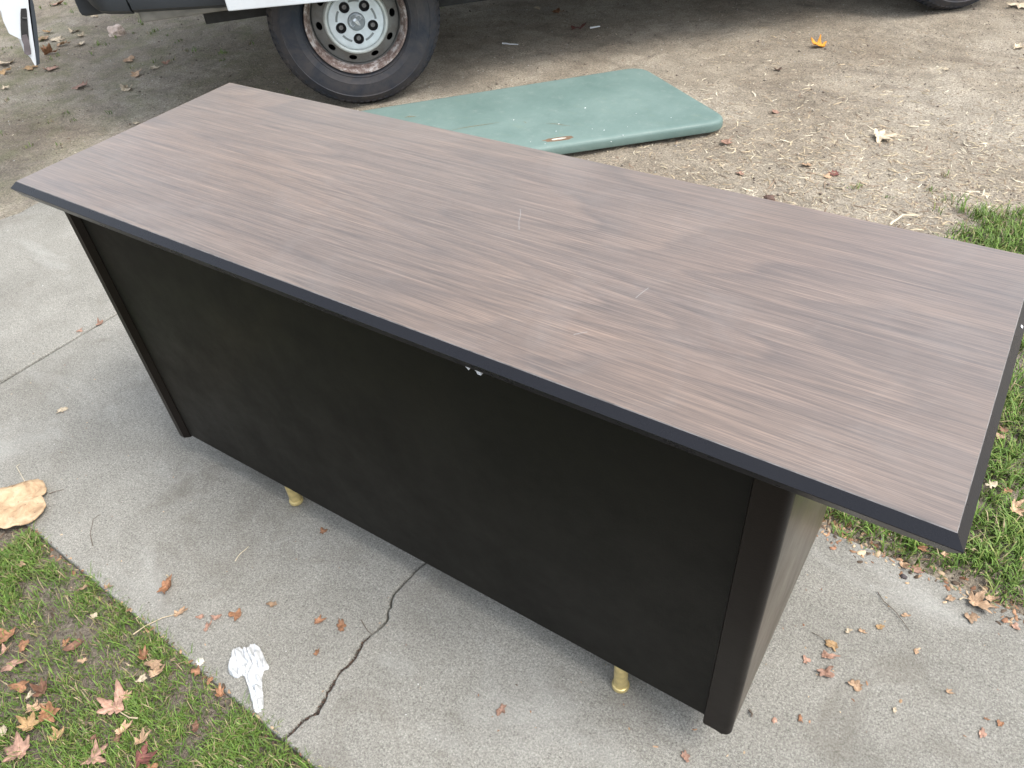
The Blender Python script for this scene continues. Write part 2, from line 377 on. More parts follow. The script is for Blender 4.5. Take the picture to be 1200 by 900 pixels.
# ------------------------------------------------------------------ where small things lie (metres)
LEAVES = [
    (0.495, -0.484, 0.0947, 133.3, 'star', 'pink', 'pinkish tan five pointed leaf lying flat in the middle of the front lawn', 'fallen leaves on the front lawn', None, 0.05, 60),
    (0.485, -0.459, 0.0288, 93.3, 'flake', 'tan', 'small tan flake touching the upper tip of the flat five pointed leaf', 'fallen leaves on the front lawn'),
    (0.537, -0.506, 0.0556, 73.3, 'fold', 'tan', 'tan rolled leaf just below the flat five pointed leaf', 'fallen leaves on the front lawn'),
    (0.547, -0.518, 0.0367, 113.3, 'fold', 'brown', 'dull brown rolled leaf scrap under the tan rolled leaf of the front lawn', 'fallen leaves on the front lawn'),
    (0.34, -0.539, 0.0661, 153.3, 'curl', 'brown', 'dark brown pointed leaf at the top of the leaf pile, lower left', 'fallen leaves on the front lawn'),
    (0.352, -0.571, 0.0611, 53.3, 'fold', 'tan', 'tan curled leaf across the middle of the leaf pile, lower left', 'fallen leaves on the front lawn'),
    (0.376, -0.594, 0.0639, 108.3, 'curl', 'gold', 'yellowish cupped leaf at the bottom of the leaf pile, lower left', 'fallen leaves on the front lawn'),
    (0.384, -0.563, 0.0721, 48.3, 'curl', 'rust', 'rust brown crumpled leaf on the right of the leaf pile, lower left', 'fallen leaves on the front lawn'),
    (0.443, -0.578, 0.0518, 93.3, 'curl', 'gold', 'golden cupped leaf by itself just right of the leaf pile, lower left', 'fallen leaves on the front lawn'),
    (0.41, -0.632, 0.0804, 143.3, 'star', 'pink', 'flat dusty pink leaf in the bottom left corner', 'fallen leaves on the front lawn'),
    (0.539, -0.565, 0.0722, 133.3, 'star', 'pink', 'pinkish leaf with upright points at the bottom edge below the five pointed leaf', 'fallen leaves on the front lawn'),
    (0.589, -0.5, 0.0621, 68.3, 'fold', 'tan', 'long twisted tan leaf between grass tufts near the bottom edge', 'fallen leaves on the front lawn'),
    (0.615, -0.52, 0.0646, 53.3, 'star', 'red', 'dark reddish leaf cut by the bottom edge of the picture', 'fallen leaves on the front lawn'),
    (0.638, -0.516, 0.0285, 53.3, 'flake', 'rust', 'orange brown scrap beside the dark reddish leaf at the bottom edge', 'fallen leaves on the front lawn'),
    (0.152, -0.51, 0.054, 113.3, 'flake', 'rust', 'rust brown leaf at the left edge, topmost there on the lawn', 'fallen leaves on the front lawn'),
    (0.189, -0.538, 0.0569, 93.3, 'fold', 'pink', 'reddish folded leaf cut by the left edge of the lawn', 'fallen leaves on the front lawn'),
    (0.231, -0.54, 0.0482, 53.3, 'flake', 'pink', 'pinkish pointed leaf just right of the reddish folded leaf at the left edge', 'fallen leaves on the front lawn'),
    (0.207, -0.503, 0.0328, 123.3, 'flake', 'rust', 'small rust leaf standing in grass right of the topmost left edge leaf', 'fallen leaves on the front lawn'),
    (0.282, -0.458, 0.0408, 118.3, 'fold', 'rust', 'rust leaf sliver, left one of two in the centre of the front lawn', 'fallen leaves on the front lawn'),
    (0.304, -0.447, 0.0448, 63.3, 'flake', 'brown', 'dull brown leaf, right one of two in the centre of the front lawn', 'fallen leaves on the front lawn'),
    (0.289, -0.558, 0.0431, 43.3, 'flake', 'rust', 'tan rust leaf just above left of the leaf pile', 'fallen leaves on the front lawn'),
    (0.323, -0.561, 0.0348, 88.3, 'fold', 'pale', 'pale curled leaf scrap between the leaf pile and the leaf above it', 'fallen leaves on the front lawn'),
    (0.452, -0.392, 0.0518, 128.3, 'fold', 'rust', 'orange brown narrow leaf standing in the grass near the path edge', 'fallen leaves on the front lawn'),
    (0.485, -0.387, 0.0356, 43.3, 'flake', 'tan', 'tan scrap right of the standing orange brown leaf', 'fallen leaves on the front lawn'),
    (0.502, -0.403, 0.0586, 73.3, 'fold', 'tan', 'long pale brown curled leaf leaning under the tan scrap near the path edge', 'fallen leaves on the front lawn'),
    (0.487, -0.42, 0.0273, 63.3, 'flake', 'pale', 'whitish leaf chip left of the long pale brown curled leaf', 'fallen leaves on the front lawn'),
    (0.646, -0.363, 0.0456, 133.3, 'fold', 'rust', 'rust leaf standing against the path edge near the white tissue', 'fallen leaves on the front lawn'),
    (0.606, -0.354, 0.0232, 133.3, 'flake', 'rust', 'tiny rust leaf scrap at the path edge left of the white tissue', 'fallen leaves on the front lawn'),
    (0.569, -0.355, 0.0273, 133.3, 'flake', 'rust', 'small rust scrap in the grass edge below the pale square chip', 'fallen leaves on the front lawn'),
    (0.653, -0.426, 0.0259, 123.3, 'flake', 'brown', 'small brown scrap low in the right part of the front lawn', 'fallen leaves on the front lawn'),
    (0.341, -0.624, 0.03, 93.3, 'flake', 'pale', 'pale tan leaf cut by the left edge beside the leaf pile', 'fallen leaves on the front lawn'),
    (0.504, -0.544, 0.0295, 53.3, 'fold', 'brown', 'small brown folded leaf above the leaf with upright points', 'fallen leaves on the front lawn'),
    (0.353, -0.458, 0.02, 53.3, 'flake', 'tan', 'tiny tan flake in the grass above the leaf pile to the right', 'fallen leaves on the front lawn'),
    (0.013, -0.392, 0.0225, 53.3, 'flake', 'tan', 'small tan flake on the upper left of the lawn under the bark flake', 'fallen leaves on the front lawn'),
    (0.195, -0.358, 0.0261, 53.3, 'flake', 'tan', 'small tan flake in the upper middle of the front lawn', 'fallen leaves on the front lawn'),
    (0.278, -0.384, 0.0189, 53.3, 'flake', 'pale', 'tiny pale flake halfway along the upper lawn', 'fallen leaves on the front lawn'),
    (0.349, -0.257, 0.0742, -31.7, 'curl', 'rust', 'rust brown lobed leaf with folded points on the path, nearest the desk on the left', 'dry leaves lying on the path', None, 0.022, 0),
    (0.427, -0.291, 0.0538, 58.3, 'fold', 'tan', 'tan pointed folded leaf with a long pale stem on the path by the grass', 'dry leaves lying on the path', None, 0.085, 6),
    (0.238, -0.33, 0.0331, 43.3, 'fold', 'tan', 'small tan folded leaf on the path edge left of the long stem', 'dry leaves lying on the path'),
    (0.504, -0.255, 0.0296, 53.3, 'flake', 'pink', 'pink leaf scrap, upper one of the touching pair on the path', 'dry leaves lying on the path'),
    (0.508, -0.283, 0.043, 103.3, 'fold', 'pink', 'pink narrow leaf scrap, lower one of the touching pair on the path', 'dry leaves lying on the path'),
    (0.474, -0.27, 0.0198, 43.3, 'flake', 'pink', 'tiny faint pink scrap between the long stemmed leaf and the pink pair', 'dry leaves lying on the path'),
    (0.536, -0.229, 0.0376, 133.3, 'flake', 'rust', 'small cupped rust leaf on the path above the white tissue', 'dry leaves lying on the path'),
    (0.585, -0.172, 0.0259, 43.3, 'flake', 'tan', 'small orange tan scrap on the path right of the cupped rust leaf', 'dry leaves lying on the path'),
    (0.694, -0.155, 0.0466, 53.3, 'fold', 'rust', 'pointed rust leaf on the path, left one of two near the crack', 'dry leaves lying on the path'),
    (0.743, -0.137, 0.0328, 133.3, 'flake', 'rust', 'crinkled rust scrap on the path, right one of two near the crack', 'dry leaves lying on the path'),
    (0.741, -0.206, 0.0263, 103.3, 'fold', 'rust', 'tiny rust sliver on the path below the pointed rust leaf', 'dry leaves lying on the path'),
    (0.544, 0.019, 0.0259, 103.3, 'flake', 'rust', 'tiny rust scrap on the path below the left brass leg', 'dry leaves lying on the path'),
    (1.11, -0.108, 0.0279, 93.3, 'flake', 'pink', 'small pink brown leaf alone on the path in front of the desk', 'dry leaves lying on the path'),
    (1.422, -0.015, 0.0229, 133.3, 'flake', 'pink', 'tiny pink brown scrap at the bottom of the path under the desk corner', 'dry leaves lying on the path'),
    (-0.636, 0.244, 0.045, 68.3, 'curl', 'pink', 'small pinkish curled leaf on the slab joint left of the desk', 'dry leaves lying on the path'),
    (-0.66, 0.197, 0.0268, 68.3, 'flake', 'pink', 'tiny pinkish scrap in the slab joint left of the curled leaf', 'dry leaves lying on the path'),
    (-0.372, -0.048, 0.0315, 53.3, 'flake', 'pale', 'small pale yellow leaf scrap on the path at far left', 'dry leaves lying on the path'),
    (1.572, 0.311, 0.0323, -6.7, 'flake', 'gold', 'yellow tan leaf scrap right of the desk, top of three close together', 'dry leaves lying on the path'),
    (1.565, 0.285, 0.0499, 23.3, 'fold', 'pink', 'oblong pinkish brown leaf right of the desk, middle of three close together', 'dry leaves lying on the path'),
    (1.575, 0.254, 0.042, 41.3, 'flake', 'pink', 'ragged pinkish leaf right of the desk, lowest of three close together', 'dry leaves lying on the path'),
    (1.626, 0.256, 0.0276, 23.3, 'flake', 'tan', 'small tan cupped leaf on the path below right of the three together', 'dry leaves lying on the path'),
    (1.605, 0.368, 0.0273, 3.3, 'fold', 'tan', 'small tan folded scrap on the path, right of the top of the three', 'dry leaves lying on the path'),
    (1.632, 0.394, 0.0201, 33.3, 'flake', 'gold', 'tiny golden scrap on the path between the folded scrap and the thin twig', 'dry leaves lying on the path'),
    (1.587, 0.356, 0.0164, 33.3, 'flake', 'pale', 'tiny pale scrap on the path left of the small folded scrap', 'dry leaves lying on the path'),
    (1.564, 0.148, 0.0185, 113.3, 'flake', 'rust', 'small rust scrap on the path, straight below the desk end', 'dry leaves lying on the path'),
    (1.528, 0.122, 0.0151, 73.3, 'flake', 'pink', 'tiny pink scrap on the path beside the corner post foot', 'dry leaves lying on the path'),
    (1.764, 0.326, 0.0238, 13.3, 'fold', 'tan', 'small orange tan leaf alone in the middle of the path at right', 'dry leaves lying on the path'),
    (1.668, 0.443, 0.0184, 13.3, 'flake', 'tan', 'tiny tan scrap just right of the thin twig on the path', 'dry leaves lying on the path'),
    (1.826, 0.308, 0.0165, 13.3, 'fold', 'rust', 'tiny rust scrap, left one of a pair near the lower right corner', 'dry leaves lying on the path'),
    (1.848, 0.312, 0.0164, 93.3, 'flake', 'rust', 'tiny rust scrap, right one of a pair near the lower right corner', 'dry leaves lying on the path'),
    (1.826, 0.278, 0.0228, 93.3, 'flake', 'pink', 'tiny pink scrap under the pair near the lower right corner', 'dry leaves lying on the path'),
    (1.538, 0.259, 0.0249, 93.3, 'flake', 'pink', 'pinkish scrap left of the three leaves right of the desk', 'dry leaves lying on the path'),
    (1.695, 0.245, 0.0134, 93.3, 'flake', 'pale', 'tiny pale scrap on the path at lower right', 'dry leaves lying on the path'),
    (1.701, 0.377, 0.016, 93.3, 'flake', 'tan', 'tiny tan scrap on the path under the thin twig', 'dry leaves lying on the path'),
    (1.769, 0.534, 0.0778, 18.3, 'star', 'tan', 'large tan lobed leaf on the path edge below the right lawn', 'dry leaves by the right lawn', None, 0.02, 0),
    (1.794, 0.56, 0.0279, 18.3, 'flake', 'tan', 'pale tan scrap touching the right side of the large tan lobed leaf', 'dry leaves by the right lawn'),
    (1.731, 0.523, 0.0261, 63.3, 'flake', 'tan', 'tan scrap left of the large tan lobed leaf on the path edge', 'dry leaves by the right lawn'),
    (1.771, 0.499, 0.0329, 123.3, 'flake', 'tan', 'crumpled tan scrap under the large tan lobed leaf', 'dry leaves by the right lawn'),
    (1.636, 0.555, 0.0467, -26.7, 'fold', 'tan', 'tan folded leaf on the path edge, left one of the pair below the desktop corner', 'dry leaves by the right lawn'),
    (1.658, 0.554, 0.0425, 13.3, 'fold', 'pink', 'pinkish folded leaf on the path edge, right one of the pair below the desktop corner', 'dry leaves by the right lawn'),
    (1.657, 0.608, 0.0394, -16.7, 'fold', 'rust', 'orange brown leaf in the grass above the pair at the path edge', 'dry leaves by the right lawn'),
    (1.698, 0.612, 0.0312, -16.7, 'fold', 'tan', 'light brown leaf in the grass right of the orange brown one', 'dry leaves by the right lawn'),
    (1.795, 0.803, 0.0612, 13.3, 'star', 'tan', 'light tan leaf in the lawn at the right edge of the picture', 'dry leaves by the right lawn'),
    (1.747, 0.846, 0.0462, 93.3, 'flake', 'pale', 'pale leaf close to the desktop edge, left of the light tan leaf in the lawn', 'dry leaves by the right lawn'),
    (1.741, 1.009, 0.0356, 33.3, 'flake', 'tan', 'small tan leaf lying beside the right edge of the desktop, highest there', 'dry leaves by the right lawn'),
    (1.739, 1.036, 0.027, 33.3, 'flake', 'brown', 'small brown leaf just behind the highest tan leaf beside the desktop', 'dry leaves by the right lawn'),
    (1.829, 0.67, 0.0346, 23.3, 'fold', 'gold', 'golden folded leaf at the right edge of the lawn', 'dry leaves by the right lawn'),
    (1.843, 0.52, 0.0216, 33.3, 'flake', 'pink', 'pink leaf scrap at the right edge of the path', 'dry leaves by the right lawn'),
    (1.779, 0.848, 0.025, 63.3, 'flake', 'rust', 'small rust leaf above the light tan leaf in the lawn', 'dry leaves by the right lawn'),
    (0.612, 3.386, 0.1164, 113.3, 'curl', 'orange', 'bright orange yellow leaf standing out on the bare soil', 'fallen leaves on the soil behind the desk'),
    (1.102, 2.52, 0.1397, 28.3, 'star', 'pale', 'pale tan leaf on the straw strewn soil behind the desk', 'fallen leaves on the soil behind the desk'),
    (1.042, 2.15, 0.0522, 53.3, 'flake', 'red', 'small reddish pink leaf among the straw just behind the desk', 'fallen leaves on the soil behind the desk'),
    (1.023, 2.113, 0.0416, 53.3, 'flake', 'tan', 'small tan leaf touching the reddish pink one among the straw', 'fallen leaves on the soil behind the desk'),
    (0.61, 2.233, 0.0663, 53.3, 'flake', 'pink', 'small pink leaf right of the end of the green board', 'fallen leaves on the soil behind the desk'),
    (0.744, 2.019, 0.0497, 33.3, 'flake', 'pink', 'small pink brown leaf near the straw, left side', 'fallen leaves on the soil behind the desk'),
    (0.667, 2.606, 0.0505, 33.3, 'flake', 'pink', 'small pinkish scrap on the soil, right of the green board', 'fallen leaves on the soil behind the desk'),
    (0.535, 3.032, 0.0554, 33.3, 'flake', 'dark', 'dark leaf scrap on the soil below the bright orange leaf', 'fallen leaves on the soil behind the desk'),
    (0.929, 2.179, 0.0535, 33.3, 'flake', 'tan', 'small tan pink leaf in the middle of the straw', 'fallen leaves on the soil behind the desk'),
    (1.34, 4.32, 0.1484, 33.3, 'flake', 'pale', 'pale leaf in the top right corner', 'fallen leaves on the soil behind the desk'),
    (1.412, 3.701, 0.0999, 33.3, 'fold', 'pale', 'pale leaf at the right edge, below the top right corner', 'fallen leaves on the soil behind the desk'),
    (1.195, 3.295, 0.0479, 33.3, 'flake', 'pale', 'tiny pale scrap between the wheel tracks at upper right', 'fallen leaves on the soil behind the desk'),
    (-0.878, 3.421, 0.0898, 33.3, 'flake', 'rust', 'rust leaf in the shade under the van, left one of two', 'fallen leaves on the soil near the van'),
    (-0.632, 3.242, 0.0919, 33.3, 'flake', 'red', 'reddish leaf at the edge of the van shade, right one of two', 'fallen leaves on the soil near the van'),
    (-1.033, 3.467, 0.0635, 33.3, 'flake', 'pale', 'pale scrap deep in the shade under the van', 'fallen leaves on the soil near the van'),
    (-3.613, 2.081, 0.1365, 93.3, 'fold', 'pale', 'pale leaf, left one of a pair left of the pale stone', 'fallen leaves on the soil near the van'),
    (-3.489, 2.042, 0.1193, 43.3, 'fold', 'pale', 'pale leaf, right one of a pair left of the pale stone', 'fallen leaves on the soil near the van'),
    (-3.662, 1.911, 0.1193, 73.3, 'flake', 'tan', 'pale orange leaf beside the edge of the open van door', 'fallen leaves on the soil near the van'),
    (-3.575, 1.927, 0.1334, 53.3, 'star', 'pale', 'pale leaf right of the orange one by the open van door', 'fallen leaves on the soil near the van'),
    (-3.439, 1.882, 0.1455, 43.3, 'fold', 'tan', 'tan curled leaf just below the pale one by the open van door', 'fallen leaves on the soil near the van'),
    (-3.314, 1.945, 0.1014, 33.3, 'flake', 'pale', 'pale leaf under the left end of the van bumper', 'fallen leaves on the soil near the van'),
    (-3.357, 1.758, 0.1703, 53.3, 'curl', 'rust', 'rust brown leaf by the lower end of the open van door', 'fallen leaves on the soil near the van'),
    (-3.122, 1.602, 0.1357, 33.3, 'star', 'pink', 'pinkish tan leaf directly under the corner of the open van door', 'fallen leaves on the soil near the van'),
    (-3.241, 1.569, 0.0957, 33.3, 'flake', 'gold', 'yellow leaf left of the corner of the open van door', 'fallen leaves on the soil near the van'),
    (-3.454, 1.542, 0.1393, 33.3, 'flake', 'pale', 'pale yellow leaf at the left edge of the picture', 'fallen leaves on the soil near the van'),
    (-3.318, 1.454, 0.1357, 33.3, 'flake', 'gold', 'yellow brown leaf under the pale one at the left edge', 'fallen leaves on the soil near the van'),
    (-3.072, 1.314, 0.0907, 33.3, 'fold', 'pale', 'pale leaf at the left edge, lowest there on the soil', 'fallen leaves on the soil near the van'),
    (-2.757, 1.887, 0.1019, 33.3, 'flake', 'tan', 'pinkish leaf on the soil below the pale stone', 'fallen leaves on the soil near the van'),
    (-2.516, 1.762, 0.1041, 33.3, 'flake', 'tan', 'tan leaf on the soil, left one of three in a row behind the desk corner', 'fallen leaves on the soil near the van'),
    (-2.489, 1.853, 0.0789, 93.3, 'flake', 'pale', 'pale leaf on the soil, middle of three in a row behind the desk corner', 'fallen leaves on the soil near the van'),
    (-2.49, 1.922, 0.0929, 33.3, 'fold', 'pink', 'pinkish leaf on the soil, right one of three in a row behind the desk corner', 'fallen leaves on the soil near the van'),
    (-2.643, 1.503, 0.1016, 33.3, 'flake', 'pink', 'pinkish brown leaf on the bare soil left of the desk corner', 'fallen leaves on the soil near the van'),
    (-2.361, 1.57, 0.1119, 63.3, 'star', 'pale', 'pale star shaped leaf on the soil nearest the desk corner', 'fallen leaves on the soil near the van'),
    (-4.035, 2.426, 0.1805, 63.3, 'curl', 'orange', 'orange yellow leaf in the grass left of the bumper', 'fallen leaves on the soil near the van'),
    (-3.764, 2.329, 0.1109, 33.3, 'fold', 'pale', 'pale leaf right under the left end of the bumper', 'fallen leaves on the soil near the van'),
    (-4.331, 2.426, 0.101, 33.3, 'flake', 'pink', 'pinkish leaf at the top edge between door and bumper', 'fallen leaves on the soil near the van'),
    (-1.935, 1.332, 0.0455, 93.3, 'flake', 'pale', 'tiny white scrap on the soil next to the desk edge', 'fallen leaves on the soil near the van'),
    (-3.757, 2.011, 0.0686, 33.3, 'flake', 'gold', 'tiny yellowish scrap in the grass above the orange leaf by the door', 'fallen leaves on the soil near the van'),
]
SCRATCHES = [[(0.924, 0.331), (0.934, 0.317), (0.943, 0.298), (0.957, 0.277)], [(1.195, 0.198), (1.197, 0.212), (1.2, 0.227)], [(1.161, 0.09), (1.167, 0.097), (1.174, 0.103)]]
TEAR = (0.048, 1.888)
STREAKS = [(-0.6475, 1.8155, 0.0509, 0.007, 43.4), (-0.3315, 1.851, 0.206, 0.0035, 47.6), (-0.024, 2.0035, 0.1011, 0.0025, 14.3), (-0.161, 1.9665, 0.024, 0.002, 2.4)]
FLAKE = [(-0.262, -0.339), (-0.239, -0.297), (-0.215, -0.271), (-0.192, -0.239), (-0.177, -0.228), (-0.151, -0.228), (-0.129, -0.237), (-0.12, -0.248), (-0.124, -0.256), (-0.106, -0.258), (-0.087, -0.265), (-0.073, -0.28), (-0.067, -0.297), (-0.067, -0.315), (-0.073, -0.324), (-0.089, -0.336), (-0.097, -0.349), (-0.103, -0.358), (-0.131, -0.371), (-0.167, -0.384), (-0.208, -0.387), (-0.241, -0.377), (-0.261, -0.359)]
TISSUE = [(0.612, -0.316), (0.6, -0.298), (0.593, -0.284), (0.599, -0.274), (0.607, -0.275), (0.612, -0.269), (0.62, -0.268), (0.615, -0.261), (0.62, -0.254), (0.635, -0.254), (0.65, -0.26), (0.665, -0.267), (0.681, -0.272), (0.684, -0.277), (0.678, -0.283), (0.685, -0.294), (0.701, -0.309), (0.715, -0.319), (0.731, -0.333), (0.734, -0.343), (0.728, -0.351), (0.721, -0.35), (0.713, -0.343), (0.697, -0.335), (0.677, -0.323), (0.659, -0.314), (0.649, -0.312), (0.646, -0.32), (0.639, -0.325), (0.625, -0.324)]
TISSUE_AX = [(0.624, -0.263), (0.728, -0.346)]
LUMPS = [('stone', 'pale pinkish lumpy stone on the soil below the van bumper', 'stone', -3.277, 2.17, (0.1048, 0.0943, 0.0839), (0.62, 0.5, 0.42), 3), ('stone_chip', 'small pale squarish stone chip on the path beside the grass', 'stone chip', 0.553, -0.336, (0.0166, 0.015, 0.0058), (0.58, 0.56, 0.48), 5), ('soil_clod', 'dark brown soil clod in the straw at the rear edge of the desk', 'soil clod', 0.898, 1.887, (0.0386, 0.0309, 0.0193), (0.1, 0.06, 0.045), 8), ('soil_clod', 'dark soil clod on the right side path edge under the desktop corner', 'soil clod', 1.645, 0.53, (0.0135, 0.0108, 0.0081), (0.06, 0.05, 0.05), 9)]
STICKS = [([(0.3, -0.32), (0.306, -0.321)], 0.0008, 'w', 'straw_bit', 'tiny dark stalk end at the path edge beside the long stem', 'stalk'), ([(0.112, -0.278), (0.082, -0.263), (0.047, -0.232), (0.046, -0.213)], 0.0009, 'w', 'twig', 'thin dark bent twig on the path right of the pale flake', 'twig'), ([(0.431, -0.139), (0.429, -0.117), (0.427, -0.097)], 0.0012, 'p', 'stalk', 'short yellow stalk on the path left of the brass leg', 'stalk'), ([(-0.194, -0.254), (-0.283, -0.231), (-0.286, -0.22)], 0.0007, 'p', 'stalk', 'hair thin pale stalk sticking up behind the pale flake', 'stalk'), ([(-0.124, -0.24), (-0.114, -0.228), (-0.105, -0.213)], 0.001, 'w', 'twig', 'short dark stalk at the notch of the pale flake', 'twig'), ([(1.611, 0.469), (1.626, 0.452), (1.653, 0.438), (1.682, 0.414)], 0.0011, 'w', 'twig', 'thin reddish brown twig on the path, right of the desk', 'twig'), ([(1.53, 0.32), (1.545, 0.317), (1.562, 0.313)], 0.0008, 'w', 'twig', 'very thin dark twig above the three leaves right of the desk', 'twig'), ([(1.484, 0.117), (1.492, 0.113), (1.492, 0.108)], 0.002, 'w', 'twig', 'two dark crumbs beside the foot of the desk corner', 'twig'), ([(-0.88, 2.869), (-0.794, 2.887)], 0.0045, 'x', 'plastic_strip', 'white plastic strip on the shaded soil right of the rear wheel', 'strip'), ([(-0.56, 3.246), (-0.526, 3.288)], 0.005, 'x', 'plastic_strip', 'short white strip on the soil at the edge of the van shade', 'strip'), ([(1.299, 1.867), (1.319, 1.949), (1.367, 1.972)], 0.004, 'p', 'stalk', 'long pale straw stalk just behind the rear edge of the desktop', 'stalk'), ([(0.729, -0.436), (0.76, -0.431), (0.787, -0.425)], 0.0011, 'p', 'stalk', 'dry pale stalk in the lower right tip of the front lawn', 'stalk'), ([(0.439, -0.504), (0.456, -0.49), (0.476, -0.48)], 0.0009, 'p', 'stalk', 'dry stalk running from the flat five pointed leaf to the left', 'stalk'), ([(0.768, -0.104), (0.795, -0.116), (0.808, -0.118)], 0.0009, 'w', 'twig', 'thin dark green sprout lying by the crack in the path', 'twig')]
DOOR_POLY = {'white': [(-0.0335, 0.7287), (-0.0324, 0.7247), (-0.0388, 0.6965), (-0.0396, 0.6601), (-0.0302, 0.65), (-0.016, 0.6361), (-0.0224, 0.5997), (-0.0125, 0.5753), (-0.0109, 0.5499), (-0.0049, 0.5512), (0.0086, 0.5923), (0.0239, 0.643), (0.0473, 0.7167), (0.0558, 0.7405), (0.0858, 1.6), (-0.0042, 2.1), (-0.0835, 2.1), (-0.0535, 1.0)], 'seal': [(-0.0062, 0.5501), (0.0053, 0.5529), (0.0206, 0.5894), (0.0382, 0.6397), (0.0511, 0.6767), (0.0657, 0.7257), (0.0675, 0.7381), (0.0875, 1.6), (0.0769, 1.6), (0.06, 0.7396), (0.052, 0.7157), (0.0359, 0.6669), (0.0259, 0.6371), (0.0149, 0.6045)], 'latch': [(0.0251, 0.7214), (0.0395, 0.7191), (0.0388, 0.7133), (0.027, 0.682), (0.0132, 0.6454), (0.0004, 0.6079), (-0.0057, 0.5902), (-0.0059, 0.6012), (-0.0041, 0.6279), (-0.0125, 0.6379), (0.0019, 0.6745), (0.0185, 0.7099)], 'latchlow': [(-0.0136, 0.6355), (-0.0056, 0.6471), (0.0073, 0.6468), (0.0065, 0.6282), (-0.0011, 0.6001), (-0.0056, 0.5875), (-0.018, 0.5863), (-0.0235, 0.5945), (-0.0201, 0.6046), (-0.0145, 0.6196)], 'striker': [(0.0177, 0.6971), (0.0302, 0.6936), (0.0293, 0.6915), (0.0167, 0.695)]}
DOOR_U, DOOR_V, DOOR_O = (0.4161, 0.9093, 0.0), (-0.9093, 0.4161, -0.0), (-1.265, 0.716, 0.0)

# ------------------------------------------------------------------ slab frame
SA = R(-2.4)                                     # slab runs nearly along the desk
def front_y(x): return -0.326 - 0.040 * (x - 0.0)
def back_y(x): return 0.632 - 0.040 * x
CRACK = [(0.83, 0.60), (0.815, 0.50), (0.84, 0.38), (0.80, 0.27), (0.81, 0.16), (0.794, 0.076), (0.786, 0.027), (0.784, -0.026), (0.80, -0.058), (0.812, -0.08), (0.807, -0.114), (0.801, -0.138), (0.81, -0.181), (0.804, -0.207), (0.809, -0.232), (0.815, -0.257), (0.822, -0.29), (0.81, -0.312), (0.805, -0.3585)]
CRW = [0.003, 0.003, 0.003, 0.003, 0.003, 0.0022, 0.0024, 0.0022, 0.0024, 0.0036, 0.0032, 0.0045, 0.0042, 0.0055, 0.0075, 0.0068, 0.0085, 0.007, 0.009]
JOINT = [(-0.612, 0.655), (-0.638, 0.307), (-0.6535, -0.067), (-0.672, -0.30)]
def in_slab(x, y):
    return (x > -1.62) & (x < 4.3) & (y > front_y(x)) & (y < back_y(x))

# ------------------------------------------------------------------ ground sheet
def ground():
    def axis(lo, hi, step):
        a = list(np.arange(lo, hi + 1e-6, step))
        s, p = step, hi
        while p < 220: s *= 1.35; p += s; a.append(p)
        s, p = step, lo
        pre = []
        while p > -220: s *= 1.35; p -= s; pre.append(p)
        return np.array(pre[::-1] + a)
    X = axis(-6.0, 3.4, 0.022); Y = axis(-1.3, 6.0, 0.022)
    gx, gy = np.meshgrid(X, Y)
    z = -0.016 + 0.010 * (vnoise(gx, gy, 1.7) - 0.5) + 0.011 * (vnoise(gx, gy, 6) - 0.5) + 0.007 * (vnoise(gx, gy, 17) - 0.5)
    ins = (gx > -1.60) & (gx < 4.3) & (gy > front_y(gx) + 0.02) & (gy < back_y(gx) - 0.02)
    near_crack = np.abs(gx - 0.808) < 0.03
    z = np.where(ins, np.where(near_crack, -0.022, -0.05), z)
    far = (np.abs(gx) > 12) | (np.abs(gy) > 12)
    z = np.where(far, -0.016, z)
    V = np.stack([gx, gy, z], -1).reshape(-1, 3)
    ny, nx = gx.shape
    i = np.arange(ny * nx).reshape(ny, nx)
    F = np.stack([i[:-1, :-1], i[:-1, 1:], i[1:, 1:], i[1:, :-1]], -1).reshape(-1, 4)
    o = mesh_np('ground', V, [F], M['soil'], smooth=True)
    tag(o, 'bare trampled brown soil with grit, round the concrete path', kind='structure')
ground()

def slab_piece(poly):
    """poly CCW outline at the top; rounded worn arris and sunk sides"""
    def jitter(p, q):
        L_ = math.hypot(q[0] - p[0], q[1] - p[1]); n = max(1, int(L_ / 0.03)); out = []
        for k in range(n):
            t = k / n; x = p[0] + (q[0] - p[0]) * t; y = p[1] + (q[1] - p[1]) * t
            out.append((x, y))
        return out
    pts = []
    for a, b in zip(poly, poly[1:] + poly[:1]): pts += jitter(a, b)
    def inset(d, amp=0.0):
        out = []; n = len(pts)
        for k in range(n):
            p0, p1, p2 = pts[k - 2], pts[k], pts[(k + 2) % n]
            tx, ty = p2[0] - p0[0], p2[1] - p0[1]; l = math.hypot(tx, ty) or 1
            nx, ny = -ty / l, tx / l
            j = amp * (noise.noise(Vector((p1[0] * 21, p1[1] * 21, 3))) + 0.6 * noise.noise(Vector((p1[0] * 60, p1[1] * 60, 9))))
            out.append((p1[0] + nx * (d + j), p1[1] + ny * (d + j)))
        return out
    bm = bmesh.new()
    levels = [(0.0, -0.10, 0.0015), (0.0, -0.008, 0.0015), (0.0012, -0.003, 0.0018), (0.0032, -0.0007, 0.002), (0.006, 0.0, 0.002)]
    rings = [[bm.verts.new((x, y, z)) for x, y in inset(d, a)] for d, z, a in levels]
    n = len(pts)
    for A, B in zip(rings, rings[1:]):
        for k in range(n): bm.faces.new((A[k], A[(k + 1) % n], B[(k + 1) % n], B[k]))
    f = bm.faces.new(rings[-1])
    bm.normal_update()
    bmesh.ops.triangulate(bm, faces=[f], ngon_method='EAR_CLIP')
    return bm

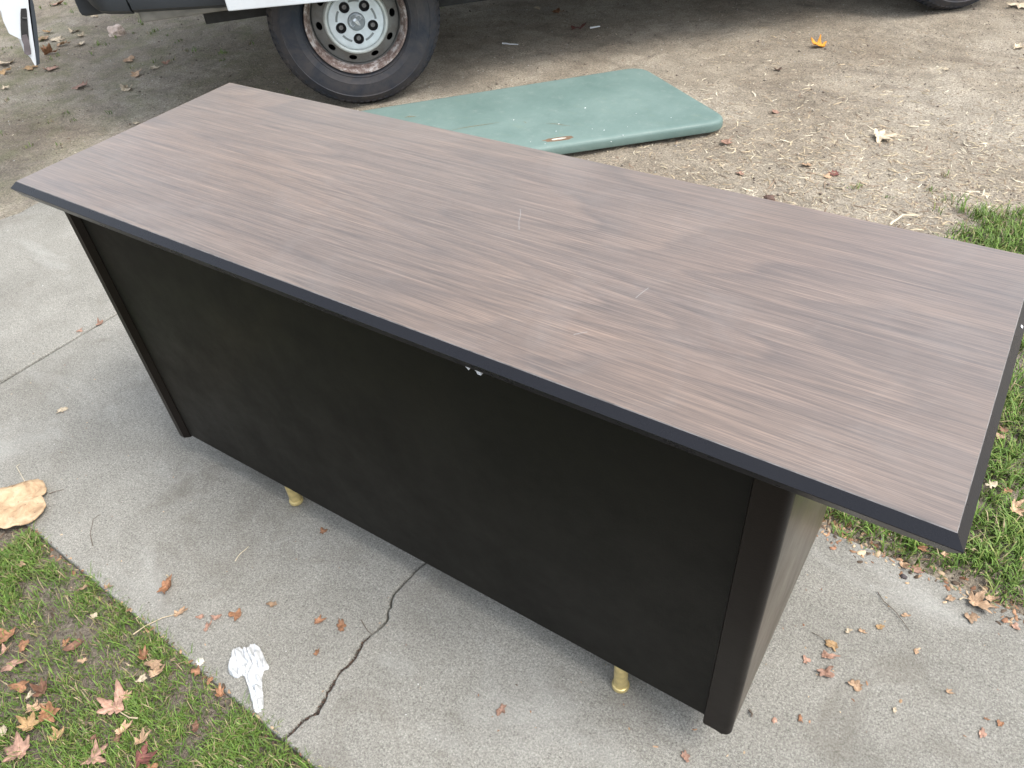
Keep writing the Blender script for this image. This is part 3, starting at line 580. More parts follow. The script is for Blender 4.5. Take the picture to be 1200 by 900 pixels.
def off_line(line, wid, side):
    out = []
    for i, p in enumerate(line):
        wd = wid[i] if isinstance(wid, list) else wid
        jj = 0.9 * wd * noise.noise(Vector((p[0] * 40, p[1] * 75, side * 5))) + 0.0012 * max(0, noise.noise(Vector((3, p[1] * 200, side * 9))))
        out.append((p[0] + side * (wd / 2 + jj), p[1]))
    return out
# denser crack line with small kinks
CRW = [w_ * 0.72 for w_ in CRW]
CK, CW = [], []
for (a, b), (wa, wb) in zip(zip(CRACK, CRACK[1:]), zip(CRW, CRW[1:])):
    for k in range(4):
        t = k / 4
        y = a[1] + (b[1] - a[1]) * t
        CK.append((a[0] + (b[0] - a[0]) * t + 0.0050 * noise.noise(Vector((0, y * 90, 1))) + 0.002 * noise.noise(Vector((0, y * 310, 4))), y)); CW.append(wa + (wb - wa) * t)
CK.append(CRACK[-1]); CW.append(CRW[-1])
JL = [(p[0], p[1]) for p in JOINT]
jl, jr = off_line(JL, 0.009, -1), off_line(JL, 0.009, 1)
cl, cr = off_line(CK, CW, -1), off_line(CK, CW, 1)
def fr(x): return (x, front_y(x))
def bk(x): return (x, back_y(x))
A = [(-1.655, front_y(-1.65)), (jl[-1][0], front_y(jl[-1][0]))] + list(reversed(jl[:-1]))[:-1] + [bk(jl[0][0])] + [(-1.60, 0.70), (-1.605, 0.62), (-1.595, 0.54), (-1.618, 0.47), (-1.63, 0.2)]
B = [fr(jr[-1][0])] + [fr(x) for x in (-0.3, 0.0, 0.3, 0.6)] + [(cl[-1][0], front_y(cl[-1][0]))] + list(reversed(cl[:-1]))[:-1] + [bk(cl[0][0])] + [bk(jr[0][0])] + jr[1:-1]
Cc = [(cr[-1][0], front_y(cr[-1][0]))] + [fr(x) for x in (1.2, 1.7, 2.2, 2.66)] + [(2.70, back_y(2.7)), bk(2.2), bk(1.7), bk(1.2)] + [bk(cr[0][0])] + cr[1:-1]
D = [fr(2.675), fr(4.2), bk(4.2), bk(2.71)]
path = empty('concrete_path', (0, 0, 0)); tag(path, 'weathered grey concrete path slab with an expansion joint and a long crack', kind='structure')
for poly in (A, B, Cc, D):
    s = obj('slab', slab_piece(poly), M['concrete'], path, smooth=True)

# ------------------------------------------------------------------ desk
Ld, Wd, Hd = 1.627, 0.528, 0.74
desk = empty('desk', (0, 0, 0))
tag(desk, 'long dark office desk with woodgrain top and black metal panels standing on the concrete path', 'desk')

def rect(bm, x0, x1, y0, y1, z): return [bm.verts.new(p) for p in ((x0, y0, z), (x1, y0, z), (x1, y1, z), (x0, y1, z))]
bm = bmesh.new()
e = 0.0009
Rg = [rect(bm, e, Ld - e, e, Wd - e, Hd), rect(bm, 0, Ld, 0, Wd, Hd - 0.0008), rect(bm, -0.0105, Ld + 0.0105, -0.0105, Wd + 0.0105, Hd - 0.0115),
      rect(bm, -0.0105, Ld + 0.0105, -0.0105, Wd + 0.0105, Hd - 0.0125), rect(bm, 0.0, Ld, 0.0, Wd, Hd - 0.031), rect(bm, 0.006, Ld - 0.006, 0.006, Wd - 0.006, Hd - 0.031)]
f = bm.faces.new(Rg[0]); f.material_index = 0
mi = [2, 1, 1, 1, 1]
for j, (a, b) in enumerate(zip(Rg, Rg[1:])):
    for k in range(4):
        f = bm.faces.new((a[k], b[k], b[(k + 1) % 4], a[(k + 1) % 4])); f.material_index = mi[j]
f = bm.faces.new(list(reversed(Rg[-1]))); f.material_index = 1
obj('desktop', bm, [M['laminate'], M['edge_black'], M['edge_worn']], desk)

PY = 0.027      # plane of the front panel
ZB = 0.09
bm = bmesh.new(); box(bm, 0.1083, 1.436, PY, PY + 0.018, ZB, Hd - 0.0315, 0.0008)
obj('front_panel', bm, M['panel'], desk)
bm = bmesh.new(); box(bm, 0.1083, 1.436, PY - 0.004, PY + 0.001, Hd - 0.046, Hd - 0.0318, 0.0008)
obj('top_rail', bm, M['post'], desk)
def post(x0, x1, outer):
    # outline of the post seen from above; rounded front arris on the outer side
    yb, yf = PY + 0.0045, PY - 0.0115
    pts = []
    if outer > 0:
        pts = [(x0, yb), (x0, yf + 0.003), (x0 + 0.002, yf)]
        cx, cy, rr = x1 - 0.0115, yf + 0.0115, 0.0115
        for a in [-math.pi / 2 + k * math.pi / 14 for k in range(8)]:
            pts.append((cx + rr * math.cos(a), cy + rr * math.sin(a)))
        pts.append((x1, yb))
    else:
        pts = [(x0, yb)]
        cx, cy, rr = x0 + 0.004, yf + 0.004, 0.004
        for k in range(5):
            a = math.pi + k * math.pi / 8
            pts.append((cx + rr * math.cos(a), cy + rr * math.sin(a)))
        pts += [(x1 - 0.012, yf), (x1, yf + 0.010), (x1, yb)]
    bm = bmesh.new(); prism(bm, pts, ZB - 0.008, Hd - 0.0315)
    bmesh.ops.bevel(bm, geom=[e for e in bm.edges if all(v.co.z < ZB for v in e.verts)], offset=0.003, segments=2, affect='EDGES')
    return bm
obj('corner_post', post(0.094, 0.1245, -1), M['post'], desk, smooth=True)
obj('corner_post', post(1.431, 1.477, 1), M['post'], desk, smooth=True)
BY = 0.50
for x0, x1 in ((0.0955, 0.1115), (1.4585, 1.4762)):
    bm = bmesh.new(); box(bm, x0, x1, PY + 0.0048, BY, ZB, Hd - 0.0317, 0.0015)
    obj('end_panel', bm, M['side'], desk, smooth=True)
# two drawer pedestals and their fronts, on the side away from the camera
for (x0, x1) in ((0.112, 0.50), (1.07, 1.458)):
    bm = bmesh.new()
    box(bm, x0, x0 + 0.012, PY + 0.019, BY - 0.02, ZB, Hd - 0.032); box(bm, x1 - 0.012, x1, PY + 0.019, BY - 0.02, ZB, Hd - 0.032)
    box(bm, x0 + 0.0125, x1 - 0.0125, PY + 0.019, BY - 0.02, ZB, ZB + 0.012)
    obj('pedestal', bm, M['side'], desk)
    zz = [ZB + 0.004, 0.385, 0.545, Hd - 0.036]
    for z0, z1 in zip(zz, zz[1:]):
        bm = bmesh.new(); box(bm, x0 + 0.002, x1 - 0.002, BY - 0.019, BY - 0.001, z0 + 0.002, z1 - 0.002, 0.002)
        df = obj('drawer_front', bm, M['side'], desk, smooth=True)
        bm = bmesh.new(); xc = (x0 + x1) / 2; zc = (z0 + z1) / 2 + 0.02
        tube(bm, [(xc - 0.06, BY - 0.001, zc), (xc - 0.055, BY + 0.018, zc), (xc + 0.055, BY + 0.018, zc), (xc + 0.06, BY - 0.001, zc)], 0.004, 8)
        obj('handle', bm, M['brass'], df, smooth=True)
bm = bmesh.new(); box(bm, 0.505, 1.065, BY - 0.02, BY, Hd - 0.12, Hd - 0.034, 0.002)
obj('centre_drawer', bm, M['side'], desk)
bm = bmesh.new(); box(bm, 1.4765, 1.484, BY - 0.03, BY + 0.012, Hd - 0.066, Hd - 0.0317, 0.001)
obj('rear_bracket', bm, M['edge_black'], desk)
# legs: brass cylinder, flared foot ring, plastic glide
for (x, y) in ((0.430, 0.050), (1.272, 0.040), (0.430, 0.44), (1.272, 0.44)):
    bm = bmesh.new()
    lathe(bm, [(0.0, ZB + 0.005), (0.0125, ZB + 0.005), (0.0128, 0.010), (0.0, 0.010)], 28, Matrix.Translation((x, y, 0)))
    lg = obj('leg', bm, M['brass'], desk, smooth=True)
    bm = bmesh.new()
    lathe(bm, [(0.0, 0.0025), (0.0135, 0.0025), (0.0158, 0.005), (0.0162, 0.009), (0.0150, 0.0125), (0.0129, 0.0135)], 28, Matrix.Translation((x, y, 0)))
    obj('foot_ring', bm, M['brass'], lg, smooth=True)
    bm = bmesh.new()
    lathe(bm, [(0.0, 0.0003), (0.0105, 0.0003), (0.012, 0.0024), (0.0, 0.0024)], 20, Matrix.Translation((x, y, 0)))
    obj('glide', bm, M['clear'], lg, smooth=True)
# torn paper scrap stuck below the front edge of the top
bm = bmesh.new()
for pts in ([(1.0325, 0.6965), (1.0365, 0.7000), (1.0425, 0.6990), (1.0430, 0.6955), (1.0400, 0.6960), (1.0385, 0.6915)], [(1.0440, 0.6975), (1.0480, 0.6992), (1.0560, 0.6975), (1.0580, 0.6895), (1.0530, 0.6905), (1.0490, 0.6930)]):
    a = [bm.verts.new((x, PY - 0.0075 + 0.001 * math.sin(x * 900), z - 0.008)) for x, z in pts]
    b = [bm.verts.new((x, PY + 0.0005, z - 0.008)) for x, z in pts]
    bm.faces.new(a); bm.faces.new(list(reversed(b)))
    for k in range(len(pts)): bm.faces.new((a[k], b[k], b[(k + 1) % len(pts)], a[(k + 1) % len(pts)]))
obj('paper_scrap', bm, M['label_white'], desk)
bm = bmesh.new()
vs = [bm.verts.new(p) for p in ((Ld + 0.0050, 0.366, Hd - 0.0052), (Ld + 0.0050, 0.371, Hd - 0.0052), (Ld + 0.0078, 0.372, Hd - 0.0080), (Ld + 0.0078, 0.367, Hd - 0.0080))]
bm.faces.new(vs)
obj('edge_nick', bm, M['label_white'], desk)
# fine scratches on the top
for pts in SCRATCHES:
    bm = bmesh.new()
    pp = [Vector((x, y, Hd + 0.00012)) for x, y in pts]
    wd = 0.00038
    vs = []
    for i, p in enumerate(pp):
        d = (pp[min(i + 1, len(pp) - 1)] - pp[max(i - 1, 0)]).normalized(); nn = Vector((-d.y, d.x, 0)) * wd
        vs.append((bm.verts.new(p + nn), bm.verts.new(p - nn)))
    for a, b in zip(vs, vs[1:]): bm.faces.new((a[0], a[1], b[1], b[0]))
    obj('scratch', bm, M['scratch'], desk)

# ------------------------------------------------------------------ padded board
def padded_board():
    m = Mt('green_vinyl', 0.5, 0.4)
    v = m.world()
    n = m.noise(v, 3.5, 6, 0.65, 0.3)
    c = m.ramp(n, [(0.3, (0.115, 0.180, 0.163)), (0.7, (0.165, 0.235, 0.215))])
    sc = m.noise(m.world((1, 3.5, 1), (2, 0, 0), (0, 0, -0.7)), 7, 6, 0.75)
    c = m.mix(m.ramp(sc, [(0.60, 0.0), (0.74, 0.45)]), c, (0.20, 0.25, 0.17))
    dust = m.noise(v, 22, 5, 0.75)
    c = m.mix(m.ramp(dust, [(0.55, 0.0), (0.75, 0.35)]), c, (0.30, 0.34, 0.31))
    m.color(c)
    m.rough(m.ramp(m.noise(v, 9, 5, 0.7), [(0.3, 0.38), (0.7, 0.6)]))
    m.bump(m.math('ADD', m.noise(v, 260, 2), m.math('MULTIPLY', m.noise(v, 4, 3), 10.0)), 0.0006)
    root = empty('padded_board', (-0.1, 2.0, 0)); tag(root, 'long flat board in worn green vinyl, lying on the soil behind the desk', 'board')
    q = [(0.588, 2.325), (-0.002, 2.722), (-1.09, 1.60), (-0.42, 1.375)]     # corners, counter clockwise
    q = [(x + 0.1, y - 2.0) for x, y in q]
    rad = [0.10, 0.09, 0.14, 0.14]
    def outline(ins):
        out = []
        for i in range(4):
            P_ = Vector(q[i]); a = (Vector(q[i - 1]) - P_).normalized(); b = (Vector(q[(i + 1) % 4]) - P_).normalized()
            r = rad[i]; c0 = P_ + a * r; c1 = P_ + b * r
            for k in range(9):
                t = k / 8; p = (1 - t) ** 2 * c0 + 2 * (1 - t) * t * P_ + t * t * c1
                out.append(p)
        n = len(out); res = []
        for k in range(n):
            t = out[(k + 1) % n] - out[k - 1]; t.normalize(); nn = Vector((-t.y, t.x)); res.append(out[k] + nn * ins)
        return res
    bm = bmesh.new()
    lv = [(0.012, 0.000), (0.003, 0.004), (0.0, 0.012), (0.0, 0.030), (0.003, 0.039), (0.010, 0.044), (0.020, 0.0458), (0.032, 0.0462)]
    rings = [[bm.verts.new((p.x, p.y, z)) for p in outline(i)] for i, z in lv]
    for A_, B_ in zip(rings, rings[1:]):
        for k in range(len(A_)): bm.faces.new((A_[k], A_[(k + 1) % len(A_)], B_[(k + 1) % len(A_)], B_[k]))
    bm.faces.new(rings[-1]); bm.faces.new(list(reversed(rings[0])))
    cov = obj('vinyl_cover', bm, m.m, root, smooth=True)
    cov.rotation_euler = (0, 0, 0)
    # tear with pale stuffing and a brown rim
    wood = simple('tear_rim', (0.16, 0.10, 0.06), 0.85, var=0.3, vs=90)
    foam = simple('pale_stuffing', (0.52, 0.48, 0.41), 0.9, var=0.2, vs=120, bd=0.001)
    cx, cy = TEAR[0] + 0.1, TEAR[1] - 2.0
    for nm, mt, sx, sy, z, seed in (('tear_rim', wood, 0.060, 0.0170, 0.0465, 1), ('stuffing', foam, 0.030, 0.0065, 0.0478, 5)):
        bm = bmesh.new(); n = 26
        top = []; bot = []
        for k in range(n):
            a = 2 * math.pi * k / n
            rr = 1 + 0.35 * noise.noise(Vector((math.cos(a) * 2, math.sin(a) * 2, seed)))
            x, y = sx * rr * math.cos(a), sy * rr * math.sin(a)
            th = R(41); top.append(bm.verts.new((cx + x * math.cos(th) - y * math.sin(th), cy + x * math.sin(th) + y * math.cos(th), z))); bot.append(bm.verts.new((top[-1].co.x, top[-1].co.y, 0.0440)))
        bm.faces.new(top)
        for k in range(n): bm.faces.new((bot[k], bot[(k + 1) % n], top[(k + 1) % n], top[k]))
        obj(nm, bm, mt, cov)
    # brown streak marks and stuck specks
    stm = simple('brown_streak', (0.17, 0.155, 0.10), 0.8, var=0.4, vs=150)
    for (x, y, l, wd, an) in STREAKS:
        bm = bmesh.new()
        n = 9
        u = Vector((math.cos(R(an)), math.sin(R(an)))); vv = Vector((-u.y, u.x)); up, dn = [], []
        for k in range(n + 1):
            t = k / n; ww = wd * math.sin(math.pi * min(max(t, 0.06), 0.94)) * (0.7 + 0.6 * abs(noise.noise(Vector((t * 5, x * 9, 2)))))
            c_ = Vector((x + 0.1, y - 2.0)) + u * (t - 0.5) * l + vv * 0.004 * math.sin(t * 5)
            up.append(bm.verts.new((*(c_ + vv * ww), 0.0468))); dn.append(bm.verts.new((*(c_ - vv * ww), 0.0468)))
        for k in range(n): bm.faces.new((up[k], dn[k], dn[k + 1], up[k + 1]))
        obj('brown_streak', bm, stm, cov)
    bm = bmesh.new()
    for _ in range(18):
        t = random.random(); s = random.gauss(0.35, 0.16)
        bx, by = -0.55 + 0.9 * t, 1.78 + 0.75 * t
        x, y = bx + s * 0.45 + 0.1, by - s * 0.42 - 2.0
        r = random.uniform(0.0012, 0.0032); a = random.random() * 3
        vs = [bm.verts.new((x + r * k1 * math.cos(a) - r * k2 * .5 * math.sin(a), y + r * k1 * math.sin(a) + r * k2 * .5 * math.cos(a), 0.0464 + h)) for h in (0, 0.0015) for k1, k2 in ((-1, -1), (1, -1), (1, 1), (-1, 1))]
        for qd in ((4, 5, 6, 7), (0, 1, 5, 4), (1, 2, 6, 5), (2, 3, 7, 6), (3, 0, 4, 7)): bm.faces.new([vs[i] for i in qd])
    sp = obj('white_specks', bm, M['label_white'], cov); sp['kind'] = 'stuff'
padded_board()

# ------------------------------------------------------------------ van
VA = 0.8087
VN = Vector((math.sin(VA), -math.cos(VA), 0))       # outward, towards the desk
VO = Vector((-0.988, 1.945, 0))                    # rear tyre's outer face meets the soil
van = empty('van', VO + Vector((0, 0, 0)), VA)     # local x forward, local y inward, outer wheel plane y = 0
tag(van, 'white cargo van with dark grey bumper parked on the soil behind the desk', 'van')
mp = Mt('white_van_paint', 0.28, 0.5); mv = mp.world()
mp.color(mp.mix(mp.ramp(mp.noise(mv, 5, 6, 0.7), [(0.45, 0.0), (0.75, 0.35)]), (0.60, 0.635, 0.66), (0.44, 0.44, 0.43)))
mp.b.inputs['Coat Weight'].default_value = 0.4
M['paint'] = mp.m
M['clad'] = enamel('grey_cladding', (0.030, 0.037, 0.045), 0.5, (0.10, 0.105, 0.11))
M['under'] = simple('under_body', (0.02, 0.02, 0.02), 0.8, var=0.4)
M['sill'] = simple('dusty_sill', (0.19, 0.185, 0.165), 0.7, var=0.3, vs=15)
M['glass'] = simple('tinted_glass', (0.02, 0.025, 0.03), 0.08, var=0.1)
# main shell: side outline with wheel arches, extruded across the width
Wv = 2.0
def shell(y0, y1):
    def arch(cx, r=0.47):
        return [(cx + r * math.cos(a), 0.42 + r * 0.98 * math.sin(a)) for a in [math.pi * k / 14 for k in range(15)]][::-1]
    out = [(-0.99, 0.62), (-0.99, 0.62)]
    pts = [(-0.985, 0.56), (-0.50, 0.52)] + [p for p in arch(0, 0.45) if p[1] > 0.5] + [(0.5, 0.50), (2.5, 0.50)] + [p for p in arch(3.02, 0.45) if p[1] > 0.5] + [(3.55, 0.50), (3.9, 0.52), (3.98, 0.75), (3.9, 1.05), (3.15, 1.35), (2.35, 2.2), (2.0, 2.45), (-0.95, 2.5), (-1.0, 2.3)]
    bm = bmesh.new()
    a = [bm.verts.new((x, y0, z)) for x, z in pts]; b = [bm.verts.new((x, y1, z)) for x, z in pts]
    n = len(pts)
    f1 = bm.faces.new(a); f2 = bm.faces.new(list(reversed(b)))
    for k in range(n): bm.faces.new((a[k], b[k], b[(k + 1) % n], a[(k + 1) % n]))
    bm.normal_update()
    bmesh.ops.triangulate(bm, faces=[f1, f2], ngon_method='EAR_CLIP')
    return bm
obj('body', shell(0.0, Wv), M['paint'], van, smooth=True)
bm = bmesh.new(); box(bm, 0.25, 3.75, 0.14, Wv - 0.14, 0.33, 0.54)
obj('chassis', bm, M['under'], van)
bm = bmesh.new(); box(bm, -0.63, 2.5, 0.125, 0.20, 0.40, 0.47, 0.004)
obj('chassis_rail', bm, M['under'], van)
for x0, x1 in ((-0.86, -0.40), (0.5, 2.5)):
    bm = bmesh.new(); box(bm, x0, x1, 0.014, 0.10, 0.468, 0.518, 0.012)
    obj('sill', bm, M['sill'], van, smooth=True)
# dark bumper corner and side cladding of the rear
def clad(x0, x1, zb0, zb1, z1, rl):
    bm = bmesh.new()
    n = 14; prof = []
    for k in range(n + 1):
        t = k / n; x = x0 + (x1 - x0) * t
        zb = zb0 + (zb1 - zb0) * t
        if rl: zb += 0.055 * max(0, 1 - t / 0.35) ** 2.2
        prof.append((x, zb))
    rows = []
    for x, zb in prof:
        rr = 0.07 * max(0, 1 - (x - x0) / 0.10) ** 2 if rl else 0
        rows.append([bm.verts.new((x, yy + rr, zz)) for yy, zz in ((0.10, zb), (0.02, zb), (-0.022, zb + 0.022), (-0.036, zb + 0.07), (-0.036, z1 - 0.02), (-0.01, z1), (0.10, z1))])
    for A_, B_ in zip(rows, rows[1:]):
        for j in range(6): bm.faces.new((A_[j], A_[j + 1], B_[j + 1], B_[j]))
    bm.faces.new(rows[0]); bm.faces.new(list(reversed(rows[-1])))
    return bm
obj('bumper_corner', clad(-1.045, -0.876, 0.525, 0.505, 0.86, True), M['clad'], van, smooth=True)
obj('side_cladding', clad(-0.868, -0.46, 0.508, 0.475, 0.80, False), M['clad'], van, smooth=True)
bm = bmesh.new(); box(bm, -1.10, -0.99, 0.09, Wv - 0.05, 0.50, 0.72, 0.02)
obj('rear_bumper', bm, M['clad'], van, smooth=True)
# sliding door pushed back over the rear wheel
bm = bmesh.new(); box(bm, -0.495, 0.72, -0.125, -0.075, 0.50, 2.15, 0.006)
# tilt its lower edge slightly
for v_ in bm.verts:
    if v_.co.z < 1.0: v_.co.z += -0.018 * (v_.co.x + 0.495) / 0.42
obj('sliding_door', bm, M['paint'], van, smooth=True)
bm = bmesh.new(); box(bm, 2.0, 3.0, -0.012, 0.004, 1.35, 1.95, 0.02)
obj('window', bm, M['glass'], van, smooth=True)
# rear door standing open, seen on its latch edge
DP = DOOR_POLY                                   # outline of the door's latch edge: (across, height)
du, dv_ = Vector(DOOR_U), Vector(DOOR_V)         # across the edge, and into the door towards its hinge
DO = Vector(DOOR_O)
vinv = (Matrix.Translation(VO) @ Matrix.Rotation(VA, 4, 'Z')).inverted()
def door_part(name, poly, d0, d1, mat, parent, bev=0.0):
    bm = bmesh.new()
    a = [bm.verts.new(vinv @ (DO + du * p[0] + Vector((0, 0, p[1])) + dv_ * d0)) for p in poly]
    b = [bm.verts.new(vinv @ (DO + du * p[0] + Vector((0, 0, p[1])) + dv_ * d1)) for p in poly]
    n = len(poly)
    f1 = bm.faces.new(a); f2 = bm.faces.new(list(reversed(b)))
    for k in range(n): bm.faces.new((a[k], b[k], b[(k + 1) % n], a[(k + 1) % n]))
    if bev:
        bmesh.ops.bevel(bm, geom=list(f1.edges), offset=bev, segments=2, affect='EDGES')
    else:
        bm.normal_update()
        bmesh.ops.triangulate(bm, faces=[f1, f2], ngon_method='EAR_CLIP')
    return obj(name, bm, mat, parent, smooth=True)
rd = door_part('rear_door', DP['white'], 0.0, 0.60, M['paint'], van)
door_part('door_seal', DP['seal'], -0.004, 0.55, M['clad'], rd)
door_part('latch_recess', DP['latch'], -0.003, 0.02, M['under'], rd)
door_part('latch_cover', DP['latchlow'], -0.006, 0.02, simple('latch_grey', (0.11, 0.095, 0.10), 0.5, var=0.3), rd)
door_part('striker', DP['striker'], -0.008, 0.01, M['steel'], rd)
bm = bmesh.new()
h0 = vinv @ (DO + dv_ * 0.58 + Vector((0, 0, 0.5))); 
tube(bm, [h0 + Vector((0, 0, 0.7)), Vector((-0.96, 0.25, h0.z + 0.7))], 0.015, 8); obj('hinge_arm', bm, M['under'], van)

# wheels
rub = Mt('tyre_rubber', 0.62, 0.35); rv = rub.coords((1, 1, 1))
rub.color(rub.mix(rub.ramp(rub.noise(rv, 6, 6, 0.7, 0.5), [(0.38, 0.0), (0.66, 0.75)]), (0.019, 0.025, 0.036), (0.082, 0.070, 0.064)))
rub.bump(rub.noise(rv, 220, 3), 0.0006); M['rubber'] = rub.m
rm_ = Mt('rim_steel', 0.5, 0.5, 0.15); rv = rm_.coords()
rm_.color(rm_.mix(rm_.ramp(rm_.noise(rv, 14, 6, 0.75), [(0.45, 0.0), (0.7, 0.8)]), (0.20, 0.20, 0.19), (0.12, 0.10, 0.085))); M['rim'] = rm_.m
rr_ = Mt('rusty_lip', 0.65, 0.4, 0.1); rv = rr_.coords()
rr_.color(rr_.ramp(rr_.noise(rv, 26, 7, 0.8), [(0.38, (0.10, 0.065, 0.055)), (0.5, (0.22, 0.165, 0.145)), (0.6, (0.50, 0.47, 0.45))])); rr_.bump(rr_.noise(rv, 120, 4), 0.001); M['lip'] = rr_.m
M['hub'] = simple('hub_silver', (0.66, 0.72, 0.75), 0.40, metal=0.2, var=0.08, vs=40)
M['dome'] = simple('hub_dome', (0.55, 0.58, 0.56), 0.35, metal=0.15, var=0.15, vs=30)
M['black'] = simple('black_plastic', (0.008, 0.008, 0.009), 0.6)

def make_wheel():
    """axis along local -Y (outer side faces -Y); centre at the origin of the wheel empty"""
    A = Matrix.Rotation(R(90), 4, 'X')            # local z of the profile -> -y
    w_ = empty('wheel'); w_.parent = van
    Rt = 0.372; hw = 0.105                        # z = +hw is the outer side wall
    bm = bmesh.new()
    prof = [(0.215, hw - 0.03), (0.224, hw - 0.012), (0.232, hw - 0.006), (0.236, hw - 0.001), (0.240, hw - 0.003), (0.262, hw + 0.004), (0.266, hw + 0.006), (0.270, hw + 0.0045), (0.298, hw + 0.006), (0.318, hw + 0.003), (0.321, hw + 0.005), (0.326, hw + 0.0015), (0.342, hw - 0.008), (0.354, hw - 0.020), (0.362, hw - 0.034), (Rt - 0.008, hw - 0.045), (Rt - 0.008, -hw + 0.045), (0.350, -hw + 0.02), (0.30, -hw), (0.215, -hw + 0.03)]
    lathe(bm, prof, 96, A)
    obj('tyre', bm, M['rubber'], w_, smooth=True)
    bm = bmesh.new()                              # tread and shoulder lugs
    n = 76
    for k in range(n):
        a0 = 2 * math.pi * k / n
        for row, (z0, z1, ra, rb, off, wdt) in enumerate(((hw - 0.046, hw - 0.012, Rt - 0.0005, 0.3505, 0, 0.62), (0.012, 0.052, Rt, Rt, 0.5, 0.7), (-0.028, 0.004, Rt, Rt, 0.1, 0.7), (-0.062, -0.036, Rt, Rt, 0.6, 0.7), (-hw + 0.012, -hw + 0.044, 0.3505, Rt - 0.0005, 0.2, 0.62))):
            q = []
            for rr0 in (-0.012, 0.0):
                for (z, r_) in ((z0, ra), (z1, rb)):
                    for s in (-0.5, 0.5):
                        a = a0 + (off + s * wdt) * 2 * math.pi / n
                        q.append(bm.verts.new(A @ Vector(((r_ + rr0) * math.cos(a), (r_ + rr0) * math.sin(a), z))))
            for qd in ((4, 5, 7, 6), (0, 1, 5, 4), (2, 6, 7, 3), (0, 4, 6, 2), (1, 3, 7, 5)): bm.faces.new([q[i] for i in qd])
    tr = obj('tread', bm, M['rubber'], w_); tr['kind'] = 'stuff'
    # rim: lip, groove, dish with ten hand holes
    bm = bmesh.new()
    lathe(bm, [(0.218, hw - 0.03), (0.2215, hw - 0.004), (0.219, hw + 0.001), (0.213, hw + 0.0005), (0.208, hw - 0.006), (0.204, hw - 0.018), (0.198, hw - 0.028), (0.194, hw - 0.045)], 80, A)
    obj('rim_lip', bm, M['lip'], w_, smooth=True)
    bm = bmesh.new()
    zd = lambda r: hw - 0.050 + 0.034 * max(0.0, min(1.0, (0.186 - r) / 0.048)) ** 1.1   # dish rises to the hub
    lathe(bm, [(0.196, hw - 0.046), (0.189, hw - 0.064), (0.186, zd(0.186))], 80, A)
    ns, m_ = 10, 6
    ra, rb = 0.186, 0.140
    vcache = {}
    def V_(r, a, z):
        key = (round(r, 5), round(a % (2 * math.pi), 4), round(z, 5))
        if key not in vcache: vcache[key] = bm.verts.new(A @ Vector((r * math.cos(a), r * math.sin(a), z)))
        return vcache[key]
    for s in range(ns):
        a0 = 2 * math.pi * s / ns + R(5.2) ; ha = math.pi / ns
        border = []
        for k in range(m_): border.append((rb + (ra - rb) * k / m_, a0 - ha))
        for k in range(m_): border.append((ra, a0 - ha + 2 * ha * k / m_))
        for k in range(m_): border.append((ra - (ra - rb) * k / m_, a0 + ha))
        for k in range(m_): border.append((rb, a0 + ha - 2 * ha * k / m_))
        rc = 0.160; hole = []
        for (r, a) in border:
            t = math.atan2((a - a0) * rc, r - rc)
            hole.append((rc + 0.0135 * math.cos(t), a0 + 0.0175 * math.sin(t) / rc))
        N_ = len(border)
        for k in range(N_):
            b0, b1, h0_, h1_ = border[k], border[(k + 1) % N_], hole[k], hole[(k + 1) % N_]
            vs = [V_(b0[0], b0[1], zd(b0[0])), V_(b1[0], b1[1], zd(b1[0])), V_(h1_[0], h1_[1], zd(h1_[0])), V_(h0_[0], h0_[1], zd(h0_[0]))]
            if len(set(vs)) == 4: bm.faces.new(vs)
            vs = [V_(h0_[0], h0_[1], zd(h0_[0])), V_(h1_[0], h1_[1], zd(h1_[0])), V_(h1_[0], h1_[1], zd(h1_[0]) - 0.006), V_(h0_[0], h0_[1], zd(h0_[0]) - 0.006)]
            if len(set(vs)) == 4: bm.faces.new(vs)
    lathe(bm, [(0.195, hw - 0.07), (0.190, -0.06), (0.0, -0.06)], 48, A, mi=1)
    obj('rim', bm, [M['rim'], M['black']], w_, smooth=True)
    bm = bmesh.new()
    lathe(bm, [(0.1405, zd(0.14) - 0.004), (0.1375, hw - 0.010), (0.133, hw - 0.003), (0.127, hw - 0.001), (0.122, hw - 0.006), (0.1205, hw - 0.016), (0.1185, hw - 0.016)], 72, A)
    obj('hub_dome', bm, M['dome'], w_, smooth=True)
    # hub cap: disc with five lug wells
    bm = bmesh.new()
    lathe(bm, [(0.1185, hw - 0.016), (0.1175, hw - 0.008), (0.114, hw - 0.005), (0.1085, hw - 0.004)], 60, A)
    zc = hw - 0.004; vcache = {}
    def V2(x, y, z):
        key = (round(x, 5), round(y, 5), round(z, 5))
        if key not in vcache: vcache[key] = bm.verts.new(A @ Vector((x, y, z)))
        return vcache[key]
    for s in range(5):
        a0 = 2 * math.pi * s / 5 + R(-90); ha = math.pi / 5
        m2 = 6; ra, rb = 0.1085, 0.038
        border = []
        for k in range(m2): border.append((rb + (ra - rb) * k / m2, a0 - ha))
        for k in range(12): border.append((ra, a0 - ha + 2 * ha * k / 12))
        for k in range(m2): border.append((ra - (ra - rb) * k / m2, a0 + ha))
        for k in range(m2): border.append((rb, a0 + ha - 2 * ha * k / m2))
        cx, cy = 0.072 * math.cos(a0), 0.072 * math.sin(a0)
        zz = lambda r: zc + 0.003 * (1 - (r - 0.038) / 0.0705)
        N_ = len(border)
        P_ = [(r * math.cos(a), r * math.sin(a), zz(r)) for r, a in border]
